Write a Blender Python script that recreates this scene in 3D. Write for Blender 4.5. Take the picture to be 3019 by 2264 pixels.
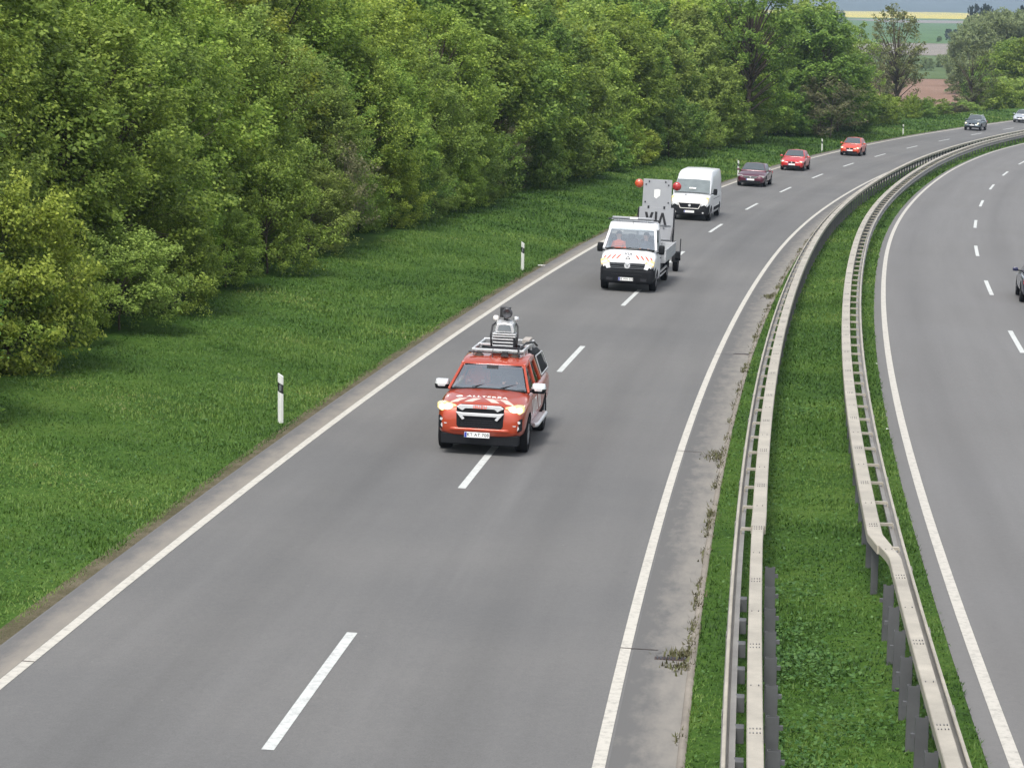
import bpy, bmesh, math, random
import numpy as np
from mathutils import Vector, Matrix

for o in list(bpy.data.objects): bpy.data.objects.remove(o)
scene = bpy.context.scene
COL = scene.collection
rng = np.random.default_rng(7)
random.seed(7)
rad = math.radians

# ------------------------------------------------------------ camera, sky, sun, exposure
PITCH, ROLL, CAMH, FPX = 0.15655, 0.01441, 8.68275, 7208.75
cam = bpy.data.cameras.new('camera'); camo = bpy.data.objects.new('camera', cam); COL.objects.link(camo)
cp, sp, cr, sr = math.cos(PITCH), math.sin(PITCH), math.cos(ROLL), math.sin(ROLL)
Rv, Uv, Fv = Vector((1, 0, 0)), Vector((0, sp, cp)), Vector((0, cp, -sp))
Xc = Rv * cr + Uv * sr
Yc = Uv * cr - Rv * sr
M = Matrix((Xc, Yc, -Fv)).transposed().to_4x4()
M.translation = Vector((0, 0, CAMH))
camo.matrix_world = M
cam.sensor_width = 36.0; cam.lens = FPX / 3019 * 36.0
cam.clip_start = 0.5; cam.clip_end = 30000
scene.camera = camo

SUN_EL, SUN_AZ = 60.0, 200.0            # azimuth clockwise from +Y (north)
world = bpy.data.worlds.new('World'); scene.world = world; world.use_nodes = True
nt = world.node_tree; bg = nt.nodes['Background']
sky = nt.nodes.new('ShaderNodeTexSky'); sky.sky_type = 'NISHITA'; sky.sun_disc = False
sky.sun_elevation = rad(SUN_EL); sky.sun_rotation = rad(SUN_AZ)
sky.dust_density = 3.0; sky.air_density = 1.0; sky.ozone_density = 1.0
hs = nt.nodes.new('ShaderNodeHueSaturation'); hs.inputs['Saturation'].default_value = 0.34
nt.links.new(sky.outputs[0], hs.inputs['Color']); nt.links.new(hs.outputs[0], bg.inputs['Color'])
bg.inputs['Strength'].default_value = 0.13
sl = bpy.data.lights.new('sun', 'SUN'); sl.energy = 1.5; sl.angle = rad(18); sl.color = (1.0, 0.96, 0.90)
so = bpy.data.objects.new('sun', sl); COL.objects.link(so)
az, el = rad(SUN_AZ), rad(SUN_EL)
sd = Vector((math.sin(az) * math.cos(el), math.cos(az) * math.cos(el), math.sin(el)))
so.rotation_euler = sd.to_track_quat('Z', 'Y').to_euler()
scene.view_settings.view_transform = 'Standard'; scene.view_settings.look = 'None'
scene.view_settings.exposure = 1.0; scene.view_settings.gamma = 1.0
scene.render.engine = 'CYCLES'
scene.cycles.max_bounces = 8; scene.cycles.transparent_max_bounces = 16
scene.cycles.volume_bounces = 0

# ------------------------------------------------------------ helpers
def tag(o, label=None, cat=None, group=None, kind=None):
    if label: o['label'] = label
    if cat: o['category'] = cat
    if group: o['group'] = group
    if kind: o['kind'] = kind
    return o

def empty(name, mat=None, label=None, cat=None, group=None):
    o = bpy.data.objects.new(name, None); COL.objects.link(o)
    o.empty_display_size = 0.2
    if mat is not None: o.matrix_world = mat
    return tag(o, label, cat, group)

def copy_tree(o, parent=None):
    c = o.copy(); COL.objects.link(c)
    if parent: c.parent = parent
    for ch in list(o.children): copy_tree(ch, c)
    return c

class MB:
    def __init__(s): s.v = []; s.f = []; s.mi = []; s.cur = 0
    def add(s, vs, fs):
        b = len(s.v); s.v += [tuple(v) for v in vs]
        for f in fs: s.f.append(tuple(b + i for i in f)); s.mi.append(s.cur)
        return s
    def box(s, c, d, m=None):
        x, y, z = d[0] / 2, d[1] / 2, d[2] / 2
        vs = [Vector((sx * x, sy * y, sz * z)) for sx in (-1, 1) for sy in (-1, 1) for sz in (-1, 1)]
        if m is not None: vs = [m @ v for v in vs]
        vs = [v + Vector(c) for v in vs]
        return s.add(vs, [(0, 1, 3, 2), (4, 6, 7, 5), (0, 4, 5, 1), (2, 3, 7, 6), (0, 2, 6, 4), (1, 5, 7, 3)])
    def bar(s, p, q, w, t, up=(0, 0, 1)):
        p, q = Vector(p), Vector(q); d = (q - p); L = d.length; d.normalize()
        u = Vector(up); a = d.cross(u)
        if a.length < 1e-4: a = d.cross(Vector((0, 1, 0)))
        a.normalize(); b = a.cross(d)
        vs = [e + a * (i * w / 2) + b * (j * t / 2) for e in (p, q) for i in (-1, 1) for j in (-1, 1)]
        return s.add(vs, [(0, 1, 3, 2), (4, 6, 7, 5), (0, 4, 5, 1), (2, 3, 7, 6), (0, 2, 6, 4), (1, 5, 7, 3)])
    def tube(s, pts, r, n=10, cap=True):
        pts = [Vector(p) for p in pts]; rs = r if isinstance(r, (list, tuple)) else [r] * len(pts)
        b = len(s.v); prev = None
        for i, p in enumerate(pts):
            d = (pts[min(i + 1, len(pts) - 1)] - pts[max(i - 1, 0)]).normalized()
            if prev is None:
                a = d.cross(Vector((0, 0, 1)))
                if a.length < 1e-3: a = d.cross(Vector((0, 1, 0)))
            else:
                a = prev - d * prev.dot(d)
            a.normalize(); prev = a; c = d.cross(a)
            for k in range(n):
                t = 2 * math.pi * k / n
                s.v.append(tuple(p + (a * math.cos(t) + c * math.sin(t)) * rs[i]))
        for i in range(len(pts) - 1):
            for k in range(n):
                s.f.append((b + i * n + k, b + i * n + (k + 1) % n, b + (i + 1) * n + (k + 1) % n, b + (i + 1) * n + k)); s.mi.append(s.cur)
        if cap:
            s.f.append(tuple(b + k for k in range(n))[::-1]); s.mi.append(s.cur)
            s.f.append(tuple(b + (len(pts) - 1) * n + k for k in range(n))); s.mi.append(s.cur)
        return s
    def lathe(s, prof, c, axis='y', n=24, sy=1.0):
        # prof: (radius, height along axis)
        b = len(s.v)
        for r, h in prof:
            for k in range(n):
                t = 2 * math.pi * k / n; u, w = r * math.cos(t), r * math.sin(t) * sy
                p = {'y': (u, h, w), 'x': (h, u, w), 'z': (u, w, h)}[axis]
                s.v.append((p[0] + c[0], p[1] + c[1], p[2] + c[2]))
        for i in range(len(prof) - 1):
            for k in range(n):
                s.f.append((b + i * n + k, b + i * n + (k + 1) % n, b + (i + 1) * n + (k + 1) % n, b + (i + 1) * n + k)); s.mi.append(s.cur)
        s.f.append(tuple(b + k for k in range(n))); s.mi.append(s.cur)
        s.f.append(tuple(b + (len(prof) - 1) * n + k for k in range(n))[::-1]); s.mi.append(s.cur)
        return s
    def loft(s, st):
        rings = []
        for x, half in st:
            full = [(x, y, z) for y, z in half] + [(x, -y, z) for y, z in reversed(half) if abs(y) > 1e-6]
            rings.append(full)
        n = len(rings[0]); b = len(s.v)
        for r in rings: s.v += r
        for i in range(len(rings) - 1):
            for k in range(n):
                s.f.append((b + i * n + k, b + i * n + (k + 1) % n, b + (i + 1) * n + (k + 1) % n, b + (i + 1) * n + k)); s.mi.append(s.cur)
        s.f.append(tuple(b + k for k in range(n))[::-1]); s.mi.append(s.cur)
        s.f.append(tuple(b + (len(rings) - 1) * n + k for k in range(n))); s.mi.append(s.cur)
        return s
    def patch(s, c00, c10, c11, c01, nu=6, nv=4, bulge=0.0, off=0.0, thick=0.0):
        c = [Vector(q) for q in (c00, c10, c11, c01)]
        nrm = (c[1] - c[0]).cross(c[3] - c[0]).normalized()
        b = len(s.v)
        for j in range(nv + 1):
            for i in range(nu + 1):
                u, v = i / nu, j / nv
                p = (c[0] * (1 - u) + c[1] * u) * (1 - v) + (c[3] * (1 - u) + c[2] * u) * v
                p = p + nrm * (off + bulge * 4 * u * (1 - u))
                s.v.append(tuple(p))
        for j in range(nv):
            for i in range(nu):
                a = b + j * (nu + 1) + i
                s.f.append((a, a + 1, a + nu + 2, a + nu + 1)); s.mi.append(s.cur)
        return s
    def prism(s, poly, axis, a, b_):
        # poly: 2D outline; axis 'y': (x,z) ; 'x': (y,z); 'z': (x,y)
        n = len(poly); b = len(s.v)
        for h in (a, b_):
            for p in poly:
                s.v.append({'y': (p[0], h, p[1]), 'x': (h, p[0], p[1]), 'z': (p[0], p[1], h)}[axis])
        s.f.append(tuple(b + i for i in range(n))); s.mi.append(s.cur)
        s.f.append(tuple(b + n + i for i in range(n))[::-1]); s.mi.append(s.cur)
        for i in range(n):
            s.f.append((b + i, b + n + i, b + n + (i + 1) % n, b + (i + 1) % n)); s.mi.append(s.cur)
        return s
    def build(s, name, mats, parent=None, smooth=False, bevel=0, sub=0, solid=0, segs=2, sharp=None):
        me = bpy.data.meshes.new(name); me.from_pydata(s.v, [], s.f)
        if not isinstance(mats, (list, tuple)): mats = [mats]
        for m in mats: me.materials.append(m)
        if len(mats) > 1: me.polygons.foreach_set('material_index', s.mi)
        bm = bmesh.new(); bm.from_mesh(me); bmesh.ops.recalc_face_normals(bm, faces=bm.faces); bm.to_mesh(me); bm.free()
        o = bpy.data.objects.new(name, me); COL.objects.link(o)
        if parent: o.parent = parent
        if solid:
            m = o.modifiers.new('s', 'SOLIDIFY'); m.thickness = solid; m.offset = 0
        if bevel:
            m = o.modifiers.new('b', 'BEVEL'); m.width = bevel; m.segments = segs; m.limit_method = 'ANGLE'; m.angle_limit = rad(35)
        if sub:
            m = o.modifiers.new('d', 'SUBSURF'); m.levels = sub; m.render_levels = sub
        if smooth:
            me.polygons.foreach_set('use_smooth', [True] * len(me.polygons))
            if sharp:
                me.set_sharp_from_angle(angle=rad(sharp))
        return o

def bake(o):
    dg = bpy.context.evaluated_depsgraph_get()
    me = bpy.data.meshes.new_from_object(o.evaluated_get(dg))
    o.modifiers.clear(); old = o.data; o.data = me; bpy.data.meshes.remove(old)
    return o

def np_mesh(name, verts, faces, mat, parent=None, attr=None, smooth=False, nface=4):
    me = bpy.data.meshes.new(name)
    nv, nf = len(verts), len(faces)
    me.vertices.add(nv); me.vertices.foreach_set('co', np.ascontiguousarray(verts, dtype=np.float32).ravel())
    me.loops.add(nf * nface); me.loops.foreach_set('vertex_index', np.ascontiguousarray(faces, dtype=np.int32).ravel())
    me.polygons.add(nf)
    me.polygons.foreach_set('loop_start', np.arange(0, nf * nface, nface, dtype=np.int32))
    me.polygons.foreach_set('loop_total', np.full(nf, nface, dtype=np.int32))
    if smooth: me.polygons.foreach_set('use_smooth', np.ones(nf, dtype=bool))
    if attr is not None:
        for k, a in attr.items():
            at = me.attributes.new(k, 'FLOAT', 'POINT'); at.data.foreach_set('value', a.astype(np.float32))
    me.update(calc_edges=True); me.validate()
    me.materials.append(mat)
    if parent == 'mesh': return me
    o = bpy.data.objects.new(name, me); COL.objects.link(o)
    if parent: o.parent = parent
    return o

# ------------------------------------------------------------ materials
MAT = {}
def nmat(name):
    m = bpy.data.materials.new(name); m.use_nodes = True; MAT[name] = m
    n = m.node_tree.nodes; return m, m.node_tree, n, m.node_tree.links, n['Principled BSDF']

def pm(name, col, rough=0.5, metal=0.0, var=0.12, scale=6.0, bump=0.0, bscale=40.0, coat=0.0, emit=None, estr=0.0, spec=0.5):
    m, t, n, l, b = nmat(name)
    tc = n.new('ShaderNodeTexCoord'); nz = n.new('ShaderNodeTexNoise')
    nz.inputs['Scale'].default_value = scale; nz.inputs['Detail'].default_value = 5
    l.new(tc.outputs['Object'], nz.inputs['Vector'])
    mx = n.new('ShaderNodeMix'); mx.data_type = 'RGBA'; mx.blend_type = 'MIX'
    c = list(col) + [1]
    mx.inputs['A'].default_value = [max(0, v * (1 - var)) for v in col] + [1]
    mx.inputs['B'].default_value = [min(1, v * (1 + var)) for v in col] + [1]
    l.new(nz.outputs['Fac'], mx.inputs['Factor']); l.new(mx.outputs['Result'], b.inputs['Base Color'])
    b.inputs['Roughness'].default_value = rough; b.inputs['Metallic'].default_value = metal
    b.inputs['Specular IOR Level'].default_value = spec
    if coat: b.inputs['Coat Weight'].default_value = coat; b.inputs['Coat Roughness'].default_value = 0.06
    if bump:
        nb = n.new('ShaderNodeTexNoise'); nb.inputs['Scale'].default_value = bscale; nb.inputs['Detail'].default_value = 6
        l.new(tc.outputs['Object'], nb.inputs['Vector'])
        bp = n.new('ShaderNodeBump'); bp.inputs['Strength'].default_value = bump; bp.inputs['Distance'].default_value = 0.02
        l.new(nb.outputs['Fac'], bp.inputs['Height']); l.new(bp.outputs['Normal'], b.inputs['Normal'])
    if emit: b.inputs['Emission Color'].default_value = list(emit) + [1]; b.inputs['Emission Strength'].default_value = estr
    return m

pm('paint_orange', (0.40, 0.050, 0.016), 0.35, 0.25, 0.06, 3, coat=0.8)
pm('paint_white', (0.64, 0.65, 0.665), 0.4, 0, 0.04, 3, coat=0.5)
pm('paint_darkred', (0.085, 0.007, 0.024), 0.3, 0.3, 0.08, 3, coat=0.9)
pm('paint_red', (0.44, 0.014, 0.016), 0.35, 0.0, 0.06, 3, coat=0.8)
pm('paint_redorange', (0.50, 0.048, 0.012), 0.35, 0.0, 0.06, 3, coat=0.8)
pm('paint_slate', (0.07, 0.095, 0.11), 0.3, 0.4, 0.06, 3, coat=0.8)
pm('paint_silver', (0.50, 0.54, 0.58), 0.3, 0.5, 0.05, 3, coat=0.8)
pm('paint_navy', (0.01, 0.013, 0.06), 0.3, 0.3, 0.1, 3, coat=0.9)
pm('black_plastic', (0.009, 0.010, 0.012), 0.75, 0, 0.25, 14, bump=0.1, bscale=120, spec=0.2)
pm('dark_interior', (0.035, 0.037, 0.04), 0.8, 0, 0.3, 8)
pm('tyre', (0.011, 0.011, 0.012), 0.9, 0, 0.3, 20, bump=0.3, bscale=60, spec=0.15)
pm('rim', (0.30, 0.31, 0.33), 0.35, 0.8, 0.1, 10)
pm('rim_dark', (0.03, 0.03, 0.035), 0.4, 0.5, 0.1, 10)
pm('chrome', (0.86, 0.87, 0.88), 0.22, 0.55, 0.04, 5)
pm('aluminium', (0.62, 0.63, 0.64), 0.38, 0.55, 0.12, 9)
pm('panel_grey', (0.37, 0.38, 0.40), 0.5, 0.2, 0.08, 2.5)
pm('bed_grey', (0.40, 0.41, 0.42), 0.5, 0.2, 0.10, 4)
pm('white_reflective', (0.82, 0.80, 0.76), 0.5, 0, 0.05, 8)
pm('red_reflective', (0.66, 0.09, 0.05), 0.5, 0, 0.08, 8)
pm('lettering_black', (0.015, 0.015, 0.017), 0.5, 0, 0.1, 8)
pm('plate_blue', (0.02, 0.05, 0.35), 0.5)
pm('head_lamp_lit', (0.9, 0.8, 0.55), 0.2, 0, 0.05, 8, emit=(1.0, 0.78, 0.40), estr=1.3)
pm('head_lamp_warm', (0.9, 0.7, 0.5), 0.2, 0, 0.05, 8, emit=(1.0, 0.60, 0.30), estr=0.6)
pm('lamp_reflector', (0.62, 0.63, 0.62), 0.12, 0.7, 0.2, 30)
pm('red_lens', (0.38, 0.025, 0.025), 0.15, 0, 0.25, 20, coat=0.8)
pm('amber_lens', (0.52, 0.085, 0.03), 0.15, 0, 0.25, 20, coat=0.8)
pm('tail_lamp', (0.35, 0.01, 0.02), 0.2, 0, 0.2, 20, coat=0.8)
pm('vest_orange', (0.80, 0.12, 0.03), 0.9, 0, 0.2, 12)
pm('cloth_dark', (0.04, 0.05, 0.07), 0.9, 0, 0.2, 12)
pm('skin', (0.50, 0.27, 0.19), 0.6, 0, 0.1, 12)
pm('hair', (0.04, 0.025, 0.018), 0.8, 0, 0.2, 30)
pm('post_white', (0.60, 0.61, 0.58), 0.5, 0, 0.10, 5)
pm('post_black', (0.012, 0.012, 0.014), 0.5, 0, 0.2, 12)
pm('paper_white', (0.8, 0.8, 0.78), 0.8)
pm('bark', (0.085, 0.065, 0.048), 0.9, 0, 0.45, 5, bump=0.8, bscale=14)
pm('bark_pale', (0.13, 0.12, 0.09), 0.9, 0, 0.45, 5, bump=0.6, bscale=14)
pm('iron', (0.07, 0.05, 0.045), 0.7, 0.4, 0.4, 12)
pm('concrete', (0.36, 0.33, 0.30), 0.9, 0, 0.3, 3, bump=0.4, bscale=30)
pm('stripe_pale', (0.66, 0.46, 0.40), 0.5)
pm('lit_lens', (0.8, 0.6, 0.28), 0.15, 0, 0.4, 30, emit=(1.0, 0.72, 0.25), estr=0.16, coat=1.0)
pm('lamp_glass', (0.05, 0.05, 0.055), 0.08, 0, 0.1, 5)

def glass(name, tint, gfac):
    m, t, n, l, b = nmat(name); n.remove(b)
    tr = n.new('ShaderNodeBsdfTransparent'); tr.inputs[0].default_value = (*tint, 1)
    gl = n.new('ShaderNodeBsdfGlossy'); gl.inputs['Roughness'].default_value = 0.04; gl.inputs[0].default_value = (0.9, 0.97, 1, 1)
    lw = n.new('ShaderNodeLayerWeight'); lw.inputs[0].default_value = 0.35
    mt = n.new('ShaderNodeMath'); mt.operation = 'MULTIPLY_ADD'; mt.inputs[1].default_value = 0.7; mt.inputs[2].default_value = gfac
    mt.use_clamp = True
    l.new(lw.outputs['Fresnel'], mt.inputs[0])
    mx = n.new('ShaderNodeMixShader'); l.new(mt.outputs[0], mx.inputs[0]); l.new(tr.outputs[0], mx.inputs[1]); l.new(gl.outputs[0], mx.inputs[2])
    l.new(mx.outputs[0], n['Material Output'].inputs[0]); return m
glass('windscreen_glass', (0.80, 0.86, 0.86), 0.34)
glass('side_glass', (0.25, 0.30, 0.28), 0.10)
pm('dark_glass', (0.050, 0.062, 0.066), 0.08, 0, 0.15, 2, spec=1.0, coat=1.0)
pm('van_glass', (0.13, 0.155, 0.155), 0.10, 0, 0.35, 3, spec=1.0, coat=1.0)

def metal_rail(name, base, rust=0.15):
    m, t, n, l, b = nmat(name)
    tc = n.new('ShaderNodeTexCoord')
    a = n.new('ShaderNodeTexNoise'); a.inputs['Scale'].default_value = 1.2; a.inputs['Detail'].default_value = 8; a.inputs['Roughness'].default_value = 0.7
    l.new(tc.outputs['Object'], a.inputs['Vector'])
    r = n.new('ShaderNodeValToRGB'); r.color_ramp.elements[0].position = 0.3; r.color_ramp.elements[1].position = 0.75
    r.color_ramp.elements[0].color = (*[v * 0.66 for v in base], 1); r.color_ramp.elements[1].color = (*[min(1, v * 1.12) for v in base], 1)
    l.new(a.outputs['Fac'], r.inputs[0]); l.new(r.outputs[0], b.inputs['Base Color'])
    b.inputs['Metallic'].default_value = 0.15; b.inputs['Roughness'].default_value = 0.55
    return m
metal_rail('rail_top', (0.42, 0.385, 0.32))
metal_rail('rail_steel', (0.25, 0.24, 0.225))
metal_rail('post_steel', (0.11, 0.112, 0.118))

def road_mat(name, base, worn, speck=0.10):
    """asphalt; the mesh carries attributes 'o' (offset across) and 's' (distance along)"""
    m, t, n, l, b = nmat(name)
    ao = n.new('ShaderNodeAttribute'); ao.attribute_name = 'o'
    as_ = n.new('ShaderNodeAttribute'); as_.attribute_name = 's'
    tc = n.new('ShaderNodeTexCoord')
    def noise(sc, det, vec, rough=0.6):
        q = n.new('ShaderNodeTexNoise'); q.inputs['Scale'].default_value = sc; q.inputs['Detail'].default_value = det
        q.inputs['Roughness'].default_value = rough; l.new(vec, q.inputs['Vector']); return q.outputs['Fac']
    cmb = n.new('ShaderNodeCombineXYZ'); l.new(ao.outputs['Fac'], cmb.inputs[0])
    ms = n.new('ShaderNodeMath'); ms.operation = 'MULTIPLY'; ms.inputs[1].default_value = 0.035; l.new(as_.outputs['Fac'], ms.inputs[0])
    l.new(ms.outputs[0], cmb.inputs[1])
    streak = noise(2.2, 4, cmb.outputs[0], 0.55)      # long streaks along the road
    big = noise(0.12, 4, tc.outputs['Object'])
    fine = noise(38, 3, tc.outputs['Object'], 0.8)
    gr = noise(160, 2, tc.outputs['Object'], 0.8)
    def ramp(v, a, b_, ca, cb):
        r = n.new('ShaderNodeMapRange'); r.inputs[1].default_value = a; r.inputs[2].default_value = b_
        r.inputs[3].default_value = ca; r.inputs[4].default_value = cb; l.new(v, r.inputs[0]); return r.outputs[0]
    def mul(a, b_):
        q = n.new('ShaderNodeMath'); q.operation = 'MULTIPLY'; l.new(a, q.inputs[0]); l.new(b_, q.inputs[1]); return q.outputs[0]
    f = mul(ramp(streak, 0.3, 0.7, 0.95, 1.05), ramp(big, 0.3, 0.7, 0.92, 1.08))
    f = mul(f, ramp(noise(9, 6, tc.outputs['Object'], 0.75), 0.3, 0.7, 0.94, 1.06)); f = mul(f, ramp(fine, 0.25, 0.75, 1 - speck, 1 + speck)); f = mul(f, ramp(gr, 0.2, 0.8, 1 - speck, 1 + speck))
    # oil band in the middle of each lane
    lane = n.new('ShaderNodeMath'); lane.operation = 'PINGPONG'; lane.inputs[1].default_value = 1.925
    l.new(ao.outputs['Fac'], lane.inputs[0])
    oil = ramp(lane.outputs[0], 1.1, 1.925, 1.03, 0.92)
    f = mul(f, oil)
    sb = n.new('ShaderNodeMath'); sb.operation = 'SUBTRACT'; sb.inputs[1].default_value = 0.95; l.new(ao.outputs['Fac'], sb.inputs[0])
    ab = n.new('ShaderNodeMath'); ab.operation = 'ABSOLUTE'; l.new(sb.outputs[0], ab.inputs[0])
    trk = ramp(ab.outputs[0], 0.02, 0.38, 1.0, 0.0); brk = ramp(noise(1.1, 5, cmb.outputs[0], 0.6), 0.42, 0.62, 0.0, 0.09)
    ap = n.new('ShaderNodeMath'); ap.operation = 'ADD'; ap.inputs[1].default_value = 1.0; l.new(mul(trk, brk), ap.inputs[0]); f = mul(f, ap.outputs[0])
    vo = n.new('ShaderNodeTexVoronoi'); vo.inputs['Scale'].default_value = 1.3; l.new(tc.outputs['Object'], vo.inputs['Vector'])
    f = mul(f, ramp(vo.outputs['Distance'], 0.018, 0.030, 1.45, 1.0))
    mx = n.new('ShaderNodeMix'); mx.data_type = 'RGBA'
    mx.inputs['A'].default_value = (*base, 1); mx.inputs['B'].default_value = (*worn, 1)
    l.new(ramp(big, 0.35, 0.7, 0, 1), mx.inputs['Factor'])
    sc = n.new('ShaderNodeVectorMath'); sc.operation = 'SCALE'; l.new(mx.outputs['Result'], sc.inputs[0]); l.new(f, sc.inputs['Scale'])
    l.new(sc.outputs[0], b.inputs['Base Color']); b.inputs['Roughness'].default_value = 0.85
    b.inputs['Specular IOR Level'].default_value = 0.3
    bp = n.new('ShaderNodeBump'); bp.inputs['Strength'].default_value = 0.35; bp.inputs['Distance'].default_value = 0.01
    l.new(fine, bp.inputs['Height']); l.new(bp.outputs[0], b.inputs['Normal'])
    return m
road_mat('asphalt', (0.121, 0.121, 0.120), (0.129, 0.127, 0.123), 0.17)
road_mat('asphalt_right', (0.145, 0.143, 0.140), (0.134, 0.133, 0.132), 0.10)

def gutter_mat(name, base, tan, o_in, o_out, o_thr=0.5):
    """asphalt edge with a ragged pale dust stain that thickens from offset o_in towards o_out"""
    m, t, n, l, b = nmat(name)
    tc = n.new('ShaderNodeTexCoord'); ao = n.new('ShaderNodeAttribute'); ao.attribute_name = 'o'; as_ = n.new('ShaderNodeAttribute'); as_.attribute_name = 's'
    cm = n.new('ShaderNodeCombineXYZ'); l.new(ao.outputs['Fac'], cm.inputs[0])
    q = n.new('ShaderNodeMath'); q.operation = 'MULTIPLY'; q.inputs[1].default_value = 0.35; l.new(as_.outputs['Fac'], q.inputs[0]); l.new(q.outputs[0], cm.inputs[1])
    a = n.new('ShaderNodeTexNoise'); a.inputs['Scale'].default_value = 3.2; a.inputs['Detail'].default_value = 9; a.inputs['Roughness'].default_value = 0.68
    l.new(cm.outputs[0], a.inputs['Vector'])
    mr = n.new('ShaderNodeMapRange'); mr.inputs[1].default_value = o_in; mr.inputs[2].default_value = o_out; mr.inputs[3].default_value = -0.28; mr.inputs[4].default_value = 0.30
    l.new(ao.outputs['Fac'], mr.inputs[0])
    ad = n.new('ShaderNodeMath'); ad.operation = 'ADD'; l.new(a.outputs['Fac'], ad.inputs[0]); l.new(mr.outputs[0], ad.inputs[1])
    f = n.new('ShaderNodeTexNoise'); f.inputs['Scale'].default_value = 45; f.inputs['Detail'].default_value = 4; l.new(tc.outputs['Object'], f.inputs['Vector'])
    a2 = n.new('ShaderNodeMath'); a2.operation = 'MULTIPLY_ADD'; a2.inputs[1].default_value = 0.16; l.new(f.outputs['Fac'], a2.inputs[0]); l.new(ad.outputs[0], a2.inputs[2])
    r = n.new('ShaderNodeValToRGB'); e = r.color_ramp.elements
    e[0].position = 0.38; e[0].color = (*base, 1); e[1].position = 0.98; e[1].color = (*tan, 1)
    x = r.color_ramp.elements.new(0.72); x.color = (*[(p + 2 * w) / 3 for p, w in zip(base, tan)], 1)
    l.new(a2.outputs[0], r.inputs[0]); l.new(r.outputs[0], b.inputs['Base Color']); b.inputs['Roughness'].default_value = 0.95; b.inputs['Specular IOR Level'].default_value = 0.2
    bp = n.new('ShaderNodeBump'); bp.inputs['Strength'].default_value = 0.4; bp.inputs['Distance'].default_value = 0.01
    l.new(f.outputs['Fac'], bp.inputs['Height']); l.new(bp.outputs[0], b.inputs['Normal'])
    return m
gutter_mat('gutter_stain', (0.118, 0.117, 0.115), (0.245, 0.230, 0.205), 4.0, 4.85)
gutter_mat('shoulder_dust', (0.122, 0.120, 0.118), (0.235, 0.215, 0.185), -4.46, -3.95)
gutter_mat('kerb_stone', (0.15, 0.135, 0.115), (0.31, 0.28, 0.24), 4.55, 5.0)

def paint_mat(name, col, wear):
    m, t, n, l, b = nmat(name)
    tc = n.new('ShaderNodeTexCoord')
    a = n.new('ShaderNodeTexNoise'); a.inputs['Scale'].default_value = 9; a.inputs['Detail'].default_value = 8; a.inputs['Roughness'].default_value = 0.75
    l.new(tc.outputs['Object'], a.inputs['Vector'])
    r = n.new('ShaderNodeValToRGB'); e = r.color_ramp.elements
    e[0].position = 0.34; e[0].color = (*[c * wear * .82 for c in col], 1); e[1].position = 0.52; e[1].color = (*col, 1)
    l.new(a.outputs['Fac'], r.inputs[0]); l.new(r.outputs[0], b.inputs['Base Color']); b.inputs['Roughness'].default_value = 0.7
    return m
paint_mat('marking_edge', (0.47, 0.45, 0.40), 0.78)
paint_mat('marking_dash', (0.50, 0.515, 0.50), 0.80)
paint_mat('marking_edge_right', (0.46, 0.44, 0.395), 0.80)

def ground_mat(name, cols, scale=0.5, far=False):
    m, t, n, l, b = nmat(name)
    tc = n.new('ShaderNodeTexCoord')
    a = n.new('ShaderNodeTexNoise'); a.inputs['Scale'].default_value = scale; a.inputs['Detail'].default_value = 8; a.inputs['Roughness'].default_value = 0.65
    l.new(tc.outputs['Object'], a.inputs['Vector'])
    f = n.new('ShaderNodeTexNoise'); f.inputs['Scale'].default_value = scale * 22; f.inputs['Detail'].default_value = 5
    l.new(tc.outputs['Object'], f.inputs['Vector'])
    ad = n.new('ShaderNodeMath'); ad.operation = 'MULTIPLY_ADD'; ad.inputs[1].default_value = 0.45
    l.new(f.outputs['Fac'], ad.inputs[0])
    sb = n.new('ShaderNodeMath'); sb.operation = 'MULTIPLY'; sb.inputs[1].default_value = 0.6; l.new(a.outputs['Fac'], sb.inputs[0]); l.new(sb.outputs[0], ad.inputs[2])
    r = n.new('ShaderNodeValToRGB'); e = r.color_ramp.elements
    e[0].position = 0.36; e[0].color = (*cols[0], 1); e[1].position = 0.68; e[1].color = (*cols[2], 1)
    x = r.color_ramp.elements.new(0.52); x.color = (*cols[1], 1)
    l.new(ad.outputs[0], r.inputs[0]); l.new(r.outputs[0], b.inputs['Base Color'])
    b.inputs['Roughness'].default_value = 0.95; b.inputs['Specular IOR Level'].default_value = 0.1
    if not far:
        bp = n.new('ShaderNodeBump'); bp.inputs['Strength'].default_value = 0.8; bp.inputs['Distance'].default_value = 0.08
        l.new(f.outputs['Fac'], bp.inputs['Height']); l.new(bp.outputs[0], b.inputs['Normal'])
    return m
ground_mat('meadow', [(0.022, 0.050, 0.010), (0.042, 0.092, 0.014), (0.075, 0.125, 0.024)], 0.45)
ground_mat('verge_soil', [(0.07, 0.07, 0.035), (0.12, 0.105, 0.065), (0.19, 0.165, 0.12)], 1.8)
ground_mat('litter_floor', [(0.035, 0.03, 0.02), (0.06, 0.055, 0.03), (0.10, 0.08, 0.055)], 0.9)
ground_mat('field_soil', [(0.17, 0.105, 0.075), (0.21, 0.135, 0.10), (0.25, 0.165, 0.125)], 0.08, True)
ground_mat('field_grey', [(0.17, 0.15, 0.13), (0.21, 0.19, 0.165), (0.24, 0.22, 0.19)], 0.03, True)
ground_mat('field_green', [(0.05, 0.10, 0.035), (0.075, 0.14, 0.05), (0.10, 0.17, 0.07)], 0.02, True)
ground_mat('field_meadow', [(0.06, 0.095, 0.035), (0.085, 0.125, 0.05), (0.11, 0.15, 0.065)], 0.05, True)
ground_mat('field_rape', [(0.44, 0.36, 0.05), (0.52, 0.43, 0.06), (0.60, 0.49, 0.07)], 0.01, True)
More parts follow.
